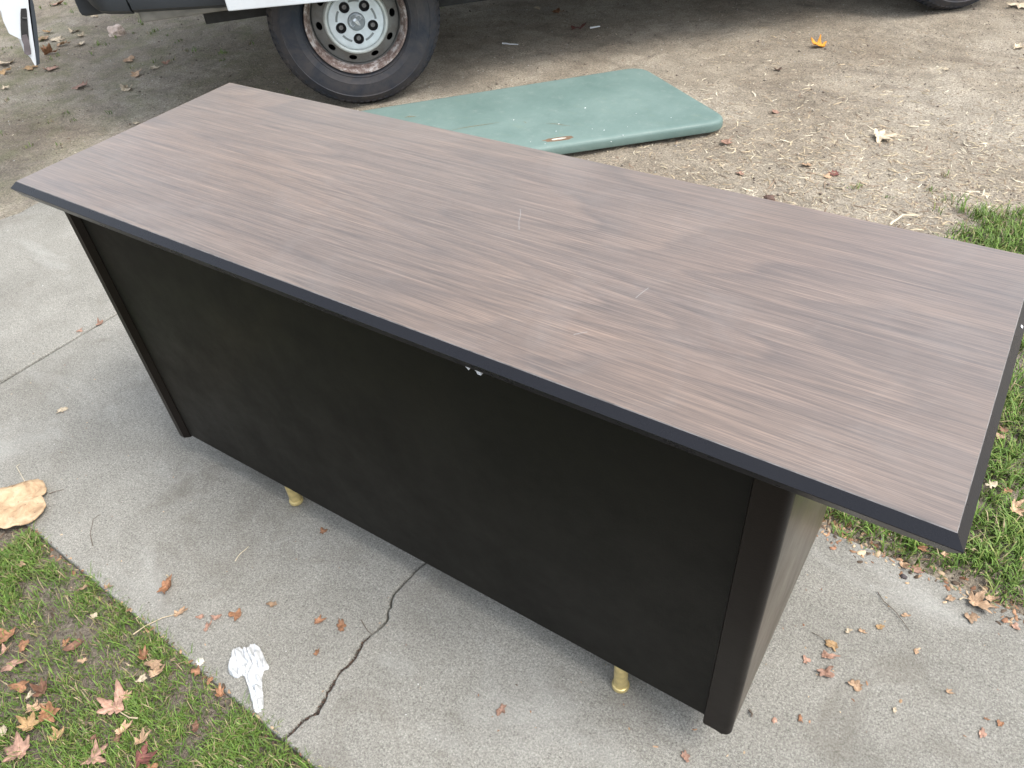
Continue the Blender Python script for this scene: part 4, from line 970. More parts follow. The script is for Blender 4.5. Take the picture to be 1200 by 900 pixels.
        for k in range(N_):
            p, q = P_[k], P_[(k + 1) % N_]
            def h(p, rad, dz):
                t = math.atan2(p[1] - cy, p[0] - cx); return (cx + rad * math.cos(t), cy + rad * math.sin(t), zc + dz)
            for (g0, g1) in (((None), (0.0250, 0.002)), ((0.0250, 0.002), (0.0232, 0.003)), ((0.0232, 0.003), (0.0222, -0.001))):
                a_ = p if g0 is None else h(p, *g0); b_ = q if g0 is None else h(q, *g0)
                vs = [V2(*a_), V2(*b_), V2(*h(q, *g1)), V2(*h(p, *g1))]
                if len(set(vs)) == 4: bm.faces.new(vs)
    hc = obj('hub_cap', bm, M['hub'], w_, smooth=True)
    for s in range(5):
        a0 = 2 * math.pi * s / 5 + R(-90); T = A @ Matrix.Translation((0.072 * math.cos(a0), 0.072 * math.sin(a0), 0))
        bm = bmesh.new()
        lathe(bm, [(0.0222, zc - 0.001), (0.0205, zc - 0.018), (0.0, zc - 0.018)], 24, T, mi=0)
        lathe(bm, [(0.0100, zc - 0.016), (0.0100, zc - 0.008), (0.0085, zc - 0.005), (0.0050, zc - 0.005), (0.0045, zc - 0.010), (0.0, zc - 0.010)], 6 if False else 12, T, mi=1)
        obj('lug_nut', bm, [M['black'], M['steel2']], w_, smooth=True)
    for s in range(5):                            # curved slots between the lugs, near the rim of the cap
        a0 = 2 * math.pi * (s + 0.5) / 5 + R(-90)
        bm = bmesh.new(); up, dn = [], []
        for k in range(11):
            a = a0 - 0.27 + 0.54 * k / 10
            up.append(bm.verts.new(A @ Vector((0.0885 * math.cos(a), 0.0885 * math.sin(a), zc + 0.0024)))); dn.append(bm.verts.new(A @ Vector((0.0795 * math.cos(a), 0.0795 * math.sin(a), zc + 0.0026))))
        for k in range(10): bm.faces.new((up[k], up[k + 1], dn[k + 1], dn[k]))
        obj('slot', bm, M['slot'], w_)
    # centre cap with the raised horned-head emblem
    bm = bmesh.new()
    lathe(bm, [(0.0385, zc + 0.001), (0.036, zc + 0.001), (0.035, zc + 0.006), (0.0335, zc + 0.009), (0.030, zc + 0.010), (0.029, zc + 0.0085), (0.0, zc + 0.0085)], 40, A)
    cc = obj('centre_cap', bm, M['hub2'], w_, smooth=True)
    bm = bmesh.new(); tiltm = Matrix.Rotation(R(38), 4, 'Z') @ Matrix.Diagonal((1.3, 1.3, 1, 1))
    def bump_poly(pts, z0, z1):
        a = [bm.verts.new(A @ tiltm @ Vector((x, y, z0))) for x, y in pts]
        cx = sum(p[0] for p in pts) / len(pts); cy = sum(p[1] for p in pts) / len(pts)
        b = [bm.verts.new(A @ tiltm @ Vector((cx + (x - cx) * 0.6, cy + (y - cy) * 0.6, z1))) for x, y in pts]
        n = len(pts)
        for k in range(n): bm.faces.new((a[k], a[(k + 1) % n], b[(k + 1) % n], b[k]))
        bm.faces.new(b)
    bump_poly([(-0.006, 0.012), (0.006, 0.012), (0.0075, 0.002), (0.004, -0.014), (0.0, -0.018), (-0.004, -0.014), (-0.0075, 0.002)], zc + 0.0086, zc + 0.0145)
    for s in (-1, 1):                             # curling horns
        pr = None
        for k in range(12):
            a = R(110 - 26 * k); rad_ = 0.0098 - 0.00035 * k
            c_ = Vector((s * (0.0135 + rad_ * math.cos(a) * -1 * -1), 0.003 + rad_ * math.sin(a)))
            wd_ = 0.0034 * (1 - k / 14)
            dirv = Vector((s * math.cos(a), math.sin(a)))
            cur = [bm.verts.new(A @ tiltm @ Vector((c_.x + dirv.x * wd_, c_.y + dirv.y * wd_, zc + 0.0086))), bm.verts.new(A @ tiltm @ Vector((c_.x, c_.y, zc + 0.0138))), bm.verts.new(A @ tiltm @ Vector((c_.x - dirv.x * wd_, c_.y - dirv.y * wd_, zc + 0.0086)))]
            if pr:
                bm.faces.new((pr[0], pr[1], cur[1], cur[0])); bm.faces.new((pr[1], pr[2], cur[2], cur[1]))
            pr = cur
    em = obj('emblem', bm, M['emb'], w_, smooth=True)
    return w_
M['steel2'] = simple('lug_steel', (0.26, 0.25, 0.25), 0.4, metal=0.5)
M['emb'] = simple('emblem_silver', (0.72, 0.76, 0.78), 0.25, metal=0.5)
M['slot'] = simple('slot_grey', (0.20, 0.225, 0.23), 0.6)
M['hub2'] = simple('centre_cap_grey', (0.26, 0.29, 0.31), 0.3, metal=0.3, var=0.1)
wheel = make_wheel()
wheel.location = (0.0, 0.105, 0.360)
wheel.rotation_euler = (0, R(3), 0)
def copy_tree(o, parent):
    c = o.copy(); COL.objects.link(c); c.parent = parent
    for ch in list(o.children): copy_tree(ch, c)
    return c
for (x, y, rz) in ((3.02, 0.105, 0), (0.0, Wv - 0.105, math.pi), (3.02, Wv - 0.105, math.pi)):
    c = copy_tree(wheel, van); c.location = (x, y, 0.360); c.rotation_euler = (0, R(20 + x * 10), rz)

# ------------------------------------------------------------------ grass
def blades(name, label, n, area, density, hmin, hmax, wd, seed, cat=None, dry=0.08, zbase=-0.014):
    g = np.random.default_rng(seed)
    x0, x1, y0, y1 = area
    # clumped seeding: tufts of several blades
    nt_ = n // 9
    tx = g.uniform(x0, x1, nt_ * 3); ty = g.uniform(y0, y1, nt_ * 3)
    keep = g.random(len(tx)) < density(tx, ty)
    tx, ty = tx[keep], ty[keep]
    k = 9
    X = np.repeat(tx, k) + g.normal(0, 0.011, len(tx) * k); Y = np.repeat(ty, k) + g.normal(0, 0.011, len(tx) * k)
    fx_ = np.array([p[0] for p in FLAKE]); fy_ = np.array([p[1] for p in FLAKE])
    ok = ~(in_slab(X, Y) & (Y > front_y(X) + 0.009) & (Y < back_y(X) - 0.012)) & ~((X > fx_.min() - 0.02) & (X < fx_.max() - 0.005) & (Y > fy_.min() - 0.008) & (Y < fy_.max()))
    X, Y = X[ok], Y[ok]
    N = len(X)
    tuft = (np.repeat(g.random(len(tx)), k))[ok]
    h = g.uniform(hmin, hmax, N) * (0.6 + 0.7 * tuft)
    az = g.uniform(0, 2 * np.pi, N)
    lean = g.uniform(0.35, 1.25, N) * h
    wv = g.uniform(0.6, 1.25, N) * wd
    px, py = -np.sin(az), np.cos(az)
    z0 = np.full(N, zbase)
    def P(t, hh, s, ww): return np.stack([X + np.cos(az) * lean * t + px * wv * ww * s, Y + np.sin(az) * lean * t + py * wv * ww * s, z0 + h * hh], -1)
    V = np.stack([P(0, 0, -1, .5), P(0, 0, 1, .5), P(.28, .6, 1, .5), P(.28, .6, -1, .5), P(.68, .92, 1, .38), P(.68, .92, -1, .38), P(1.05, .93, 0, 0)], 1).reshape(-1, 3)
    b = np.arange(N)[:, None] * 7
    Q = np.concatenate([b + np.array([[0, 1, 2, 3]]), b + np.array([[3, 2, 4, 5]])]); T = b + np.array([[5, 4, 6]])
    v = g.random(N)
    base = np.stack([0.070 + 0.07 * v, 0.135 + 0.085 * v, 0.022 + 0.02 * v], -1) * (0.75 + 0.5 * tuft[:, None])
    yel = g.random(N) < 0.15
    base[yel] = np.array([0.19, 0.22, 0.06]) * (0.7 + 0.6 * g.random((yel.sum(), 1)))
    d = g.random(N) < dry
    base[d] = np.array([0.34, 0.27, 0.16]) * (0.5 + 0.7 * g.random((d.sum(), 1)))
    cols = np.repeat(base, 7, 0)
    o = mesh_np(name, V, [Q, T], M['grass'], cols=cols)
    tag(o, label, cat, kind='stuff')
    return o

BARE = [(0.42, -0.46, 0.07), (0.20, -0.50, 0.10), (0.06, -0.56, 0.12), (0.30, -0.56, 0.10), (0.42, -0.60, 0.09), (0.30, -0.41, 0.05), (0.62, -0.55, 0.05), (0.14, -0.41, 0.035)]
def dens_front(x, y):
    n = vnoise(x, y, 9) * 0.6 + vnoise(x, y, 26) * 0.4
    d = np.clip((n - 0.27) * 4.5, 0.10, 1)
    for bx, by, br in BARE: d = d * (1 - 0.85 * np.exp(-((x - bx) ** 2 + (y - by) ** 2) / br ** 2))
    edge = np.clip((front_y(x) - y) / 0.02, 0, 1)
    d = np.where(x > 0.74, d * 0.6, d)
    return d * (0.35 + 0.65 * edge)
blades('grass', 'short patchy green lawn grass in front of the path at lower left', 96000, (-0.75, 1.25, -1.05, -0.315), dens_front, 0.008, 0.024, 0.0016, 5, 'grass', dry=0.14)
def dens_right(x, y):
    n = vnoise(x, y, 7) * 0.6 + vnoise(x, y, 22) * 0.4
    d = np.clip((n - 0.36) * 3.2, 0.06, 1)
    # fades into bare soil towards the back and the left
    lim = (x - 1.38) * 3.2
    d = d * np.clip(lim, 0.0, 1)
    d = d * np.clip((2.12 + 0.10 * (vnoise(x, y, 5) - .5) * 4 - y) / 0.16, 0.0, 1)
    edge = np.clip((y - back_y(x)) / 0.05, 0.15, 1)
    return d * edge
blades('grass', 'bright green lawn grass to the right of the desk, behind the path', 62000, (1.30, 3.0, 0.53, 2.3), dens_right, 0.014, 0.038, 0.0026, 6, 'grass', dry=0.07)
def dens_thin(x, y):
    n = vnoise(x, y, 3.5) * 0.65 + vnoise(x, y, 15) * 0.35
    return np.clip((n - 0.50) * 2.6, 0.0, 0.55) * np.clip((-x - 1.5) / 1.2, 0.05, 1)
blades('grass', 'thin sprouts of grass in the soil near the rear of the van', 9000, (-6.0, -1.0, 0.8, 5.0), dens_thin, 0.008, 0.022, 0.0035, 8, 'grass', dry=0.25)
def dens_mid(x, y):
    n = vnoise(x, y, 5); return np.clip((n - 0.6) * 2.5, 0, .5) * np.clip((2.45 - y) * 2, 0, 1)
blades('grass', 'few scattered sprouts of grass among the straw behind the desk', 1500, (0.7, 2.2, 1.7, 2.6), dens_mid, 0.008, 0.02, 0.003, 9, 'grass', dry=0.3)

# ------------------------------------------------------------------ straw, grit, crumbs
def ground_z(x, y):
    z = -0.016 + 0.010 * (vnoise(x, y, 1.7) - 0.5) + 0.011 * (vnoise(x, y, 6) - 0.5) + 0.007 * (vnoise(x, y, 17) - 0.5)
    return np.where(in_slab(x, y), 0.0, z)
def chips(name, label, X, Y, lmin, lmax, wfrac, pal, seed, mat, lift=0.0, tilt=0.12, hf=0.35):
    g = np.random.default_rng(seed); N = len(X)
    l = g.uniform(lmin, lmax, N) * g.uniform(0.5, 1, N); wd = l * g.uniform(wfrac * .6, wfrac * 1.4, N); hh = wd * hf
    az = g.uniform(0, 2 * np.pi, N); ti = g.normal(0, tilt, N)
    cx, sx = np.cos(az), np.sin(az)
    Z = ground_z(X, Y) + hh * 0.5 + lift + np.abs(np.sin(ti)) * l * 0.4
    bend = g.normal(0, 0.12, N) * l
    V = []
    for (a, b, c) in ((-1, -1, -1), (-1, 1, -1), (-1, 0, 1), (0, -1, -1), (0, 1, -1), (0, 0, 1), (1, -1, -1), (1, 1, -1), (1, 0, 1)):
        wl = 1.0 if a == 0 else 0.55
        lx = a * l / 2; ly = b * wd / 2 * wl + (bend if a == 0 else 0)
        V.append(np.stack([X + cx * lx - sx * ly, Y + sx * lx + cx * ly, Z + c * hh * .5 + np.sin(ti) * lx], -1))
    V = np.stack(V, 1).reshape(-1, 3)
    b = np.arange(N)[:, None] * 9
    Q = np.concatenate([b + np.array([q]) for q in ((0, 3, 5, 2), (1, 2, 5, 4), (3, 6, 8, 5), (4, 5, 8, 7))]); T = np.concatenate([b + np.array([q]) for q in ((0, 2, 1), (6, 7, 8))])
    pal = np.array(pal); c = pal[g.integers(0, len(pal), N)] * g.uniform(0.65, 1.3, (N, 1))
    o = mesh_np(name, V, [Q, T], mat, cols=np.repeat(c, 9, 0)); tag(o, label, kind='stuff'); return o
STRAW = [(0.50, 0.43, 0.30), (0.42, 0.34, 0.23), (0.34, 0.27, 0.19), (0.24, 0.18, 0.13), (0.58, 0.52, 0.40), (0.36, 0.30, 0.22)]
g = np.random.default_rng(21)
def scatter(n, area, dens):
    x = g.uniform(area[0], area[1], n * 3); y = g.uniform(area[2], area[3], n * 3)
    k = g.random(len(x)) < dens(x, y)
    x, y = x[k][:n], y[k][:n]; return x, y
notslab = lambda x, y: ~in_slab(x, y)
x, y = scatter(9500, (0.2, 3.2, 1.3, 3.6), lambda x, y: np.exp(-((x - 1.25) ** 2 / 0.55 + (y - 2.15) ** 2 / 0.30)) * (0.4 + 0.9 * vnoise(x, y, 6)) + 0.06)
chips('straw_litter', 'chopped straw and wood splinters strewn on the soil behind the desk', x, y, 0.012, 0.046, 0.13, STRAW, 1, M['straw'])
x, y = scatter(14000, (-5.0, 5.5, 0.8, 7.5), lambda x, y: notslab(x, y) * (0.15 + 0.85 * vnoise(x, y, 3) ** 2))
chips('fine_litter', 'fine plant crumbs and bark bits all over the soil', x, y, 0.005, 0.016, 0.28, STRAW + [(0.12, 0.09, 0.07), (0.20, 0.14, 0.1)], 2, M['straw'])
x, y = scatter(9000, (0.0, 3.2, 1.2, 4.0), lambda x, y: notslab(x, y) * (0.2 + 0.8 * vnoise(x, y, 5)))
chips('wood_crumbs', 'small pale wood crumbs on the soil between board and lawn', x, y, 0.005, 0.015, 0.3, STRAW + [(0.16, 0.12, 0.09)], 3, M['straw'])
x, y = scatter(2600, (-0.9, 1.3, -1.0, -0.33), lambda x, y: notslab(x, y) * (0.2 + 0.8 * vnoise(x, y, 8)))
chips('lawn_litter', 'dead stalks and leaf crumbs among the grass at lower left', x, y, 0.006, 0.035, 0.12, [(0.30, 0.22, 0.14), (0.20, 0.13, 0.09), (0.42, 0.33, 0.22), (0.12, 0.085, 0.06)], 4, M['straw'], 0.002)
x, y = scatter(1500, (1.35, 2.6, 0.5, 2.0), lambda x, y: notslab(x, y) * (0.1 + 0.9 * vnoise(x, y, 8)) * np.exp(-np.clip(y - 0.7, 0, 9) * 1.2))
chips('lawn_litter', 'dead stalks among the grass at right', x, y, 0.008, 0.035, 0.12, [(0.42, 0.33, 0.22), (0.5, 0.4, 0.26), (0.26, 0.18, 0.12)], 5, M['straw'], 0.004)
# leaf crumbs along both edges of the path and a few on it
xs = g.uniform(-0.4, 1.1, 260); ys = front_y(xs) - np.abs(g.normal(0, 0.014, 260)) + 0.006
xr = g.uniform(1.38, 2.4, 520); yr = back_y(xr) + g.normal(0.0, 0.022, 520)
xp = g.uniform(1.3, 2.3, 170); yp = g.uniform(-0.2, 0.55, 170)
xq = g.uniform(-1.5, 1.3, 150); yq = g.uniform(-0.33, 0.1, 150)
xc = g.normal(1.47, 0.06, 160); yc = g.normal(0.60, 0.03, 160)
for nm, lb, X_, Y_, a_, b_, sd in (('leaf_crumbs', 'broken leaf crumbs and soil along the path edge at lower left', xs, ys, 0.004, 0.014, 31), ('leaf_crumbs', 'tan leaf crumbs gathered along the path edge at right', xr, yr, 0.005, 0.018, 32), ('leaf_crumbs', 'small tan leaf crumbs on the path right of the desk', xp, yp, 0.003, 0.010, 33), ('leaf_crumbs', 'specks of dirt and leaf on the path in front of the desk', xq, yq, 0.002, 0.006, 34), ('leaf_crumbs', 'heap of leaf crumbs on the path edge behind the desk end', xc, yc, 0.006, 0.018, 35)):
    chips(nm, lb, X_, Y_, a_, b_, 0.55, [(0.34, 0.20, 0.12), (0.42, 0.28, 0.17), (0.24, 0.13, 0.08), (0.10, 0.075, 0.055), (0.5, 0.38, 0.25)], sd, M['straw'], 0.0004, 0.1, 0.25)

def grit(name, label, X, Y, smin, smax, pal, seed, sink=0.25):
    g = np.random.default_rng(seed); N = len(X)
    s = g.uniform(smin, smax, N) * g.uniform(0.4, 1, N)
    Z = ground_z(X, Y) + s * (0.5 - sink) * 0.7
    az = g.uniform(0, 2 * np.pi, N)
    V = []
    for (a, b, c) in ((1, 0, 0), (0, 1, 0), (-1, 0, 0), (0, -1, 0), (0.2, 0.1, 0.75), (0, 0, -0.6)):
        f1 = g.uniform(0.6, 1.25, N); lx = a * s * .5 * f1; ly = b * s * .5 * f1
        V.append(np.stack([X + np.cos(az) * lx - np.sin(az) * ly, Y + np.sin(az) * lx + np.cos(az) * ly, Z + c * s * .5], -1))
    V = np.stack(V, 1).reshape(-1, 3); b = np.arange(N)[:, None] * 6
    T = np.concatenate([b + np.array([q]) for q in ((0, 1, 4), (1, 2, 4), (2, 3, 4), (3, 0, 4), (1, 0, 5), (2, 1, 5), (3, 2, 5), (0, 3, 5))])
    pal = np.array(pal); c = pal[g.integers(0, len(pal), N)] * g.uniform(0.7, 1.25, (N, 1))
    o = mesh_np(name, V, [T], M['stone'], cols=np.repeat(c, 6, 0)); tag(o, label, kind='stuff'); return o
GP = [(0.30, 0.26, 0.21), (0.22, 0.18, 0.15), (0.40, 0.36, 0.30), (0.16, 0.13, 0.11), (0.5, 0.48, 0.43), (0.26, 0.22, 0.18)]
x, y = scatter(42000, (-4.5, 4.0, 0.8, 6.0), lambda x, y: notslab(x, y) * (0.25 + 0.75 * vnoise(x, y, 4)))
grit('grit', 'loose grit and small soil clods over the bare ground', x, y, 0.003, 0.010, GP, 41)
xb, yb = scatter(2600, (-4.5, 4.0, 0.8, 6.0), lambda x, y: notslab(x, y) * (0.1 + 0.9 * vnoise(x, y, 2.5) ** 2))
grit('soil_clods', 'larger soil clods and little stones over the bare ground', xb, yb, 0.008, 0.019, [(0.24, 0.2, 0.16), (0.32, 0.28, 0.23), (0.18, 0.145, 0.12)], 47)
x, y = scatter(12000, (-0.8, 1.3, -1.0, -0.33), notslab)
grit('grit', 'damp soil clods between the grass at lower left', x, y, 0.003, 0.009, [(0.12, 0.10, 0.085), (0.17, 0.145, 0.12), (0.08, 0.065, 0.055), (0.24, 0.2, 0.17)], 42)
x, y = scatter(9000, (1.3, 2.8, 0.5, 2.3), notslab)
grit('grit', 'soil clods between the grass at right', x, y, 0.003, 0.010, GP, 43)
x = g.normal(-1.62, 0.02, 160); y = g.uniform(0.3, 0.75, 160)
grit('grit', 'grit along the far end of the path', x, y, 0.003, 0.008, GP, 44)
x = g.uniform(-1.5, 2.2, 90); y = g.uniform(-0.32, 0.6, 90)
grit('pebbles', 'tiny light pebbles scattered on the path', x, y, 0.002, 0.0055, [(0.7, 0.7, 0.68), (0.5, 0.5, 0.47), (0.12, 0.11, 0.1)], 45, 0.0)
# soil packed into the wide part of the crack
xk, yk = [], []
for (cx_, cy_), cw_ in zip(CK, CW):
    if cw_ > 0.0026:
        for _ in range(16): xk.append(cx_ + random.gauss(0, cw_ * 0.45)); yk.append(cy_ + random.uniform(-0.006, 0.006))
xk, yk = np.array(xk), np.array(yk)
ok = np.ones(len(xk), bool)
def crack_fill():
    o = grit('crack_soil', 'brown soil and crumbs packed in the wide part of the crack', xk, yk, 0.002, 0.006, [(0.10, 0.07, 0.055), (0.15, 0.10, 0.075), (0.06, 0.045, 0.04)], 46)
    o.location.z = -0.0055
crack_fill()

# ------------------------------------------------------------------ fallen leaves
LC = {'rust': (0.34, 0.175, 0.095), 'tan': (0.46, 0.31, 0.195), 'pink': (0.42, 0.255, 0.185), 'gold': (0.40, 0.26, 0.13), 'pale': (0.60, 0.50, 0.36), 'red': (0.24, 0.095, 0.075), 'orange': (0.62, 0.26, 0.03), 'brown': (0.21, 0.11, 0.07), 'dark': (0.10, 0.06, 0.045)}
def leaf_outline(kind, rnd):
    pts = []
    if kind in ('star', 'curl', 'fold'):
        lobes = [(0, 1.0), (50, 0.90), (-48, 0.88), (100, 0.66), (-102, 0.68)]
        lobes = [(a + rnd.uniform(-6, 6), l * rnd.uniform(0.88, 1.08)) for a, l in lobes]
        if rnd.random() < 0.55: lobes.pop(rnd.choice([1, 2, 3, 4]))
        if rnd.random() < 0.25: lobes.pop(-1)
        teeth = [(a + d_, l * 0.66) for a, l in lobes for d_ in (-17, 16)]
        n = 84
        for k in range(n):
            a = 360 * k / n - 180
            r = 0.30
            for la, ll in lobes:
                d = abs((a - la + 180) % 360 - 180)
                r = max(r, ll * max(0.0, 1 - (d / 33.0)) ** 0.85)
            for la, ll in teeth:
                d = abs((a - la + 180) % 360 - 180)
                r = max(r, ll * max(0.0, 1 - (d / 16.0) ** 1.3 * 0.55)) if d < 8 else r
            d = abs((a - 180 + 180) % 360 - 180)
            if d <= 22: r = 0.12 + 0.18 * d / 22
            r *= 1 + 0.05 * (rnd.random() - 0.5)
            sq = 0.62 if kind == 'fold' else 1.0
            pts.append((r * math.cos(R(a)), r * math.sin(R(a)) * sq))
    else:
        ph = rnd.random() * 9
        n = 26
        asp = rnd.uniform(0.5, 0.8)
        for k in range(n):
            t = k / n * 2 * math.pi
            r = 0.72 + 0.75 * noise.noise(Vector((math.cos(t) * 1.5 + ph, math.sin(t) * 1.5, ph))) + 0.30 * noise.noise(Vector((math.cos(t) * 5 + ph, math.sin(t) * 5, ph)))
            r = max(0.28, min(1.1, r))
            pts.append((r * math.cos(t), r * asp * math.sin(t)))
    return pts
def make_leaf(x, y, size, rot, kind, colour, label, group, z=None, stem=0.0, stemdir=None):
    rnd = random.Random(int(x * 7919) * 31 + int(y * 10007))
    pts = leaf_outline(kind, rnd)
    n = len(pts); rings = 5
    bm = bmesh.new(); lay = bm.verts.layers.float_color.new('tint')
    base = Vector(LC[colour]) * rnd.uniform(0.7, 1.05)
    curl = {'star': 0.34, 'curl': 0.95, 'fold': 0.75, 'flake': 0.3}[kind] * rnd.uniform(0.7, 1.25)
    ax = rnd.uniform(0, math.pi) if kind != 'fold' else 0
    ph = rnd.random() * 20
    s = size / 2
    def shape(px, py):
        r = math.hypot(px, py)
        u = px * math.cos(ax) + py * math.sin(ax); v = -px * math.sin(ax) + py * math.cos(ax)
        h = curl * (v * v * (1.5 if kind != 'fold' else 3.0) + 0.25 * u * u) * 0.75
        h += 0.24 * noise.noise(Vector((px * 1.7 + ph, py * 1.7, ph))) + 0.07 * noise.noise(Vector((px * 5 + ph, py * 5, ph)))
        # roll strongly curled lobes inward
        if kind in ('curl', 'fold'):
            v2 = v * (1 - 0.42 * min(1, abs(v) * 1.1)); px, py = u * math.cos(ax) - v2 * math.sin(ax), u * math.sin(ax) + v2 * math.cos(ax)
        # raised veins along the lobes
        if kind in ('star', 'curl'):
            a = math.degrees(math.atan2(py, px)); d = min(abs((a - la + 180) % 360 - 180) for la in (0, 52, -50, 104, -106))
            h -= 0.035 * max(0, 1 - d * r / 5)
        return px * s, py * s, h * s
    ctr = bm.verts.new(shape(0.0, 0.0)); rr = []
    for j in range(1, rings + 1):
        t = j / rings; rr.append([bm.verts.new(shape(px * t, py * t)) for px, py in pts])
    for k in range(n): bm.faces.new((ctr, rr[0][k], rr[0][(k + 1) % n]))
    for a_, b_ in zip(rr, rr[1:]):
        for k in range(n): bm.faces.new((a_[k], b_[k], b_[(k + 1) % n], a_[(k + 1) % n]))
    zmin = min(v.co.z for v in bm.verts)
    for v in bm.verts:
        v.co.z -= zmin
        f_ = 1 + 0.28 * noise.noise(Vector((v.co.x / s * 2 + ph, v.co.y / s * 2, 4)))
        c_ = base * f_ * (1 - 0.30 * min(1, math.hypot(v.co.x, v.co.y) / s) ** 3)
        sp_ = noise.noise(Vector((v.co.x / s * 6 + ph, v.co.y / s * 6, 9)))
        if sp_ > 0.22: c_ = c_ * 0.68
        if kind in ('star', 'curl', 'fold'):
            a_v = math.degrees(math.atan2(v.co.y, v.co.x)); d_v = min(abs((a_v - la + 180) % 360 - 180) for la in (0, 50, -48, 100, -102)) * math.hypot(v.co.x, v.co.y) / s
            if d_v < 2.2: c_ = c_ * 1.22
        v[lay] = (max(0, c_.x), max(0, c_.y), max(0, c_.z), 1)
    me = bpy.data.meshes.new('leaf'); bm.to_mesh(me); bm.free(); me.materials.append(M['leaf'])
    me.polygons.foreach_set('use_smooth', [True] * len(me.polygons))
    o = bpy.data.objects.new('fallen_leaf', me); link(o)
    md = o.modifiers.new('thickness', 'SOLIDIFY'); md.thickness = 0.0006; md.offset = 1
    sl_ = bool(in_slab(np.array(x), np.array(y)))
    zz = (0.0006 if sl_ else float(ground_z(np.array(x), np.array(y))) + (0.017 if y < -0.33 else 0.026 if (x > 1.4 and y < 2.1) else 0.003)) if z is None else z
    o.location = (x, y, zz); o.rotation_euler = (rnd.uniform(-0.08, 0.08) if sl_ else rnd.uniform(-0.25, 0.25), rnd.uniform(-0.05, 0.05) if sl_ else rnd.uniform(-0.2, 0.2), R(rot))
    if sl_: o.rotation_euler[0] = o.rotation_euler[1] = 0
    tag(o, label, 'leaf', group)
    if stem:
        b2 = bmesh.new(); L_ = stem; sd_ = 180
        tube(b2, [(-0.1 * s, 0, 0.002), (-0.1 * s - L_ * 0.3, 0.004, 0.006), (-0.1 * s - L_ * 0.7, 0.006, 0.0045), (-0.1 * s - L_, 0.002, 0.0022)], [0.0008, 0.0009, 0.001, 0.0016], 6)
        st_ = obj('stem', b2, simple('leaf_stem', (0.52, 0.42, 0.28), 0.7) if 'leaf_stem' not in bpy.data.materials else bpy.data.materials['leaf_stem'], o, smooth=True)
        if stemdir is not None: st_.rotation_euler = (0, 0, R(stemdir))
    return o
for row in LEAVES:
    make_leaf(*row)

# ------------------------------------------------------------------ odd things on the ground
# big pale bark flake
def flake():
    m = Mt('bark_flake', 0.75, 0.25); v = m.world()
    n = m.noise(m.world((1, 1, 1), (0, 0, 0), (0, 0, -0.1)), 24, 6, 0.65, 0.6)
    c = m.ramp(n, [(0.36, (0.36, 0.24, 0.14)), (0.5, (0.50, 0.355, 0.215)), (0.64, (0.60, 0.46, 0.30))])
    c = m.mix(m.ramp(m.noise(m.world((14, 55, 1), (1, 0, 0), (0, 0, 0.12)), 1, 5, 0.7), [(0.56, 0.0), (0.72, 0.6)]), c, (0.36, 0.215, 0.115))
    d = m.vor(v, 55); c = m.mix(m.ramp(d, [(0.05, 0.8), (0.11, 0.0)]), c, (0.10, 0.06, 0.04))
    m.color(c); m.bump(n, 0.009)
    px = FLAKE
    cx = sum(p[0] for p in px) / len(px); cy = sum(p[1] for p in px) / len(px)
    P_ = []
    for a, b in zip(px, px[1:] + px[:1]):
        for k in range(4):
            t = k / 4; P_.append((a[0] + (b[0] - a[0]) * t - cx, a[1] + (b[1] - a[1]) * t - cy))
    # smooth the outline and roughen it a little
    for _ in range(2): P_ = [((P_[i - 1][0] + 2 * P_[i][0] + P_[(i + 1) % len(P_)][0]) / 4, (P_[i - 1][1] + 2 * P_[i][1] + P_[(i + 1) % len(P_)][1]) / 4) for i in range(len(P_))]
    P_ = [(x * (1 + 0.03 * noise.noise(Vector((x * 90, y * 90, 1)))), y * (1 + 0.05 * noise.noise(Vector((x * 90, y * 90, 4))))) for x, y in P_]
    bm = bmesh.new(); n_ = len(P_); R_ = 9
    def z_(x, y, t): return 0.007 + 0.0055 * t * t + 0.0035 * noise.noise(Vector((x * 28, y * 45, 0))) + 0.0012 * noise.noise(Vector((x * 120, y * 160, 2))) + 0.0035 * math.exp(-((y + 0.35 * x + 0.006) / 0.006) ** 2) * -0.6
    ctr = bm.verts.new((0, 0, z_(0, 0, 0))); rr = []
    for j in range(1, R_ + 1):
        t = j / R_; rr.append([bm.verts.new((x * t, y * t, z_(x * t, y * t, t))) for x, y in P_])
    rr.append([bm.verts.new((x * 0.985, y * 0.985, z_(x, y, 1) - 0.0035)) for x, y in P_])
    for k in range(n_): bm.faces.new((ctr, rr[0][k], rr[0][(k + 1) % n_]))
    for a_, b_ in zip(rr, rr[1:]):
        for k in range(n_): bm.faces.new((a_[k], b_[k], b_[(k + 1) % n_], a_[(k + 1) % n_]))
    o = obj('bark_flake', bm, m.m, None, smooth='all'); o.location = (cx, cy, 0.0012)
    tag(o, 'large flat pale tan flake with a notched end, lying on the path at left', 'bark flake')
flake()

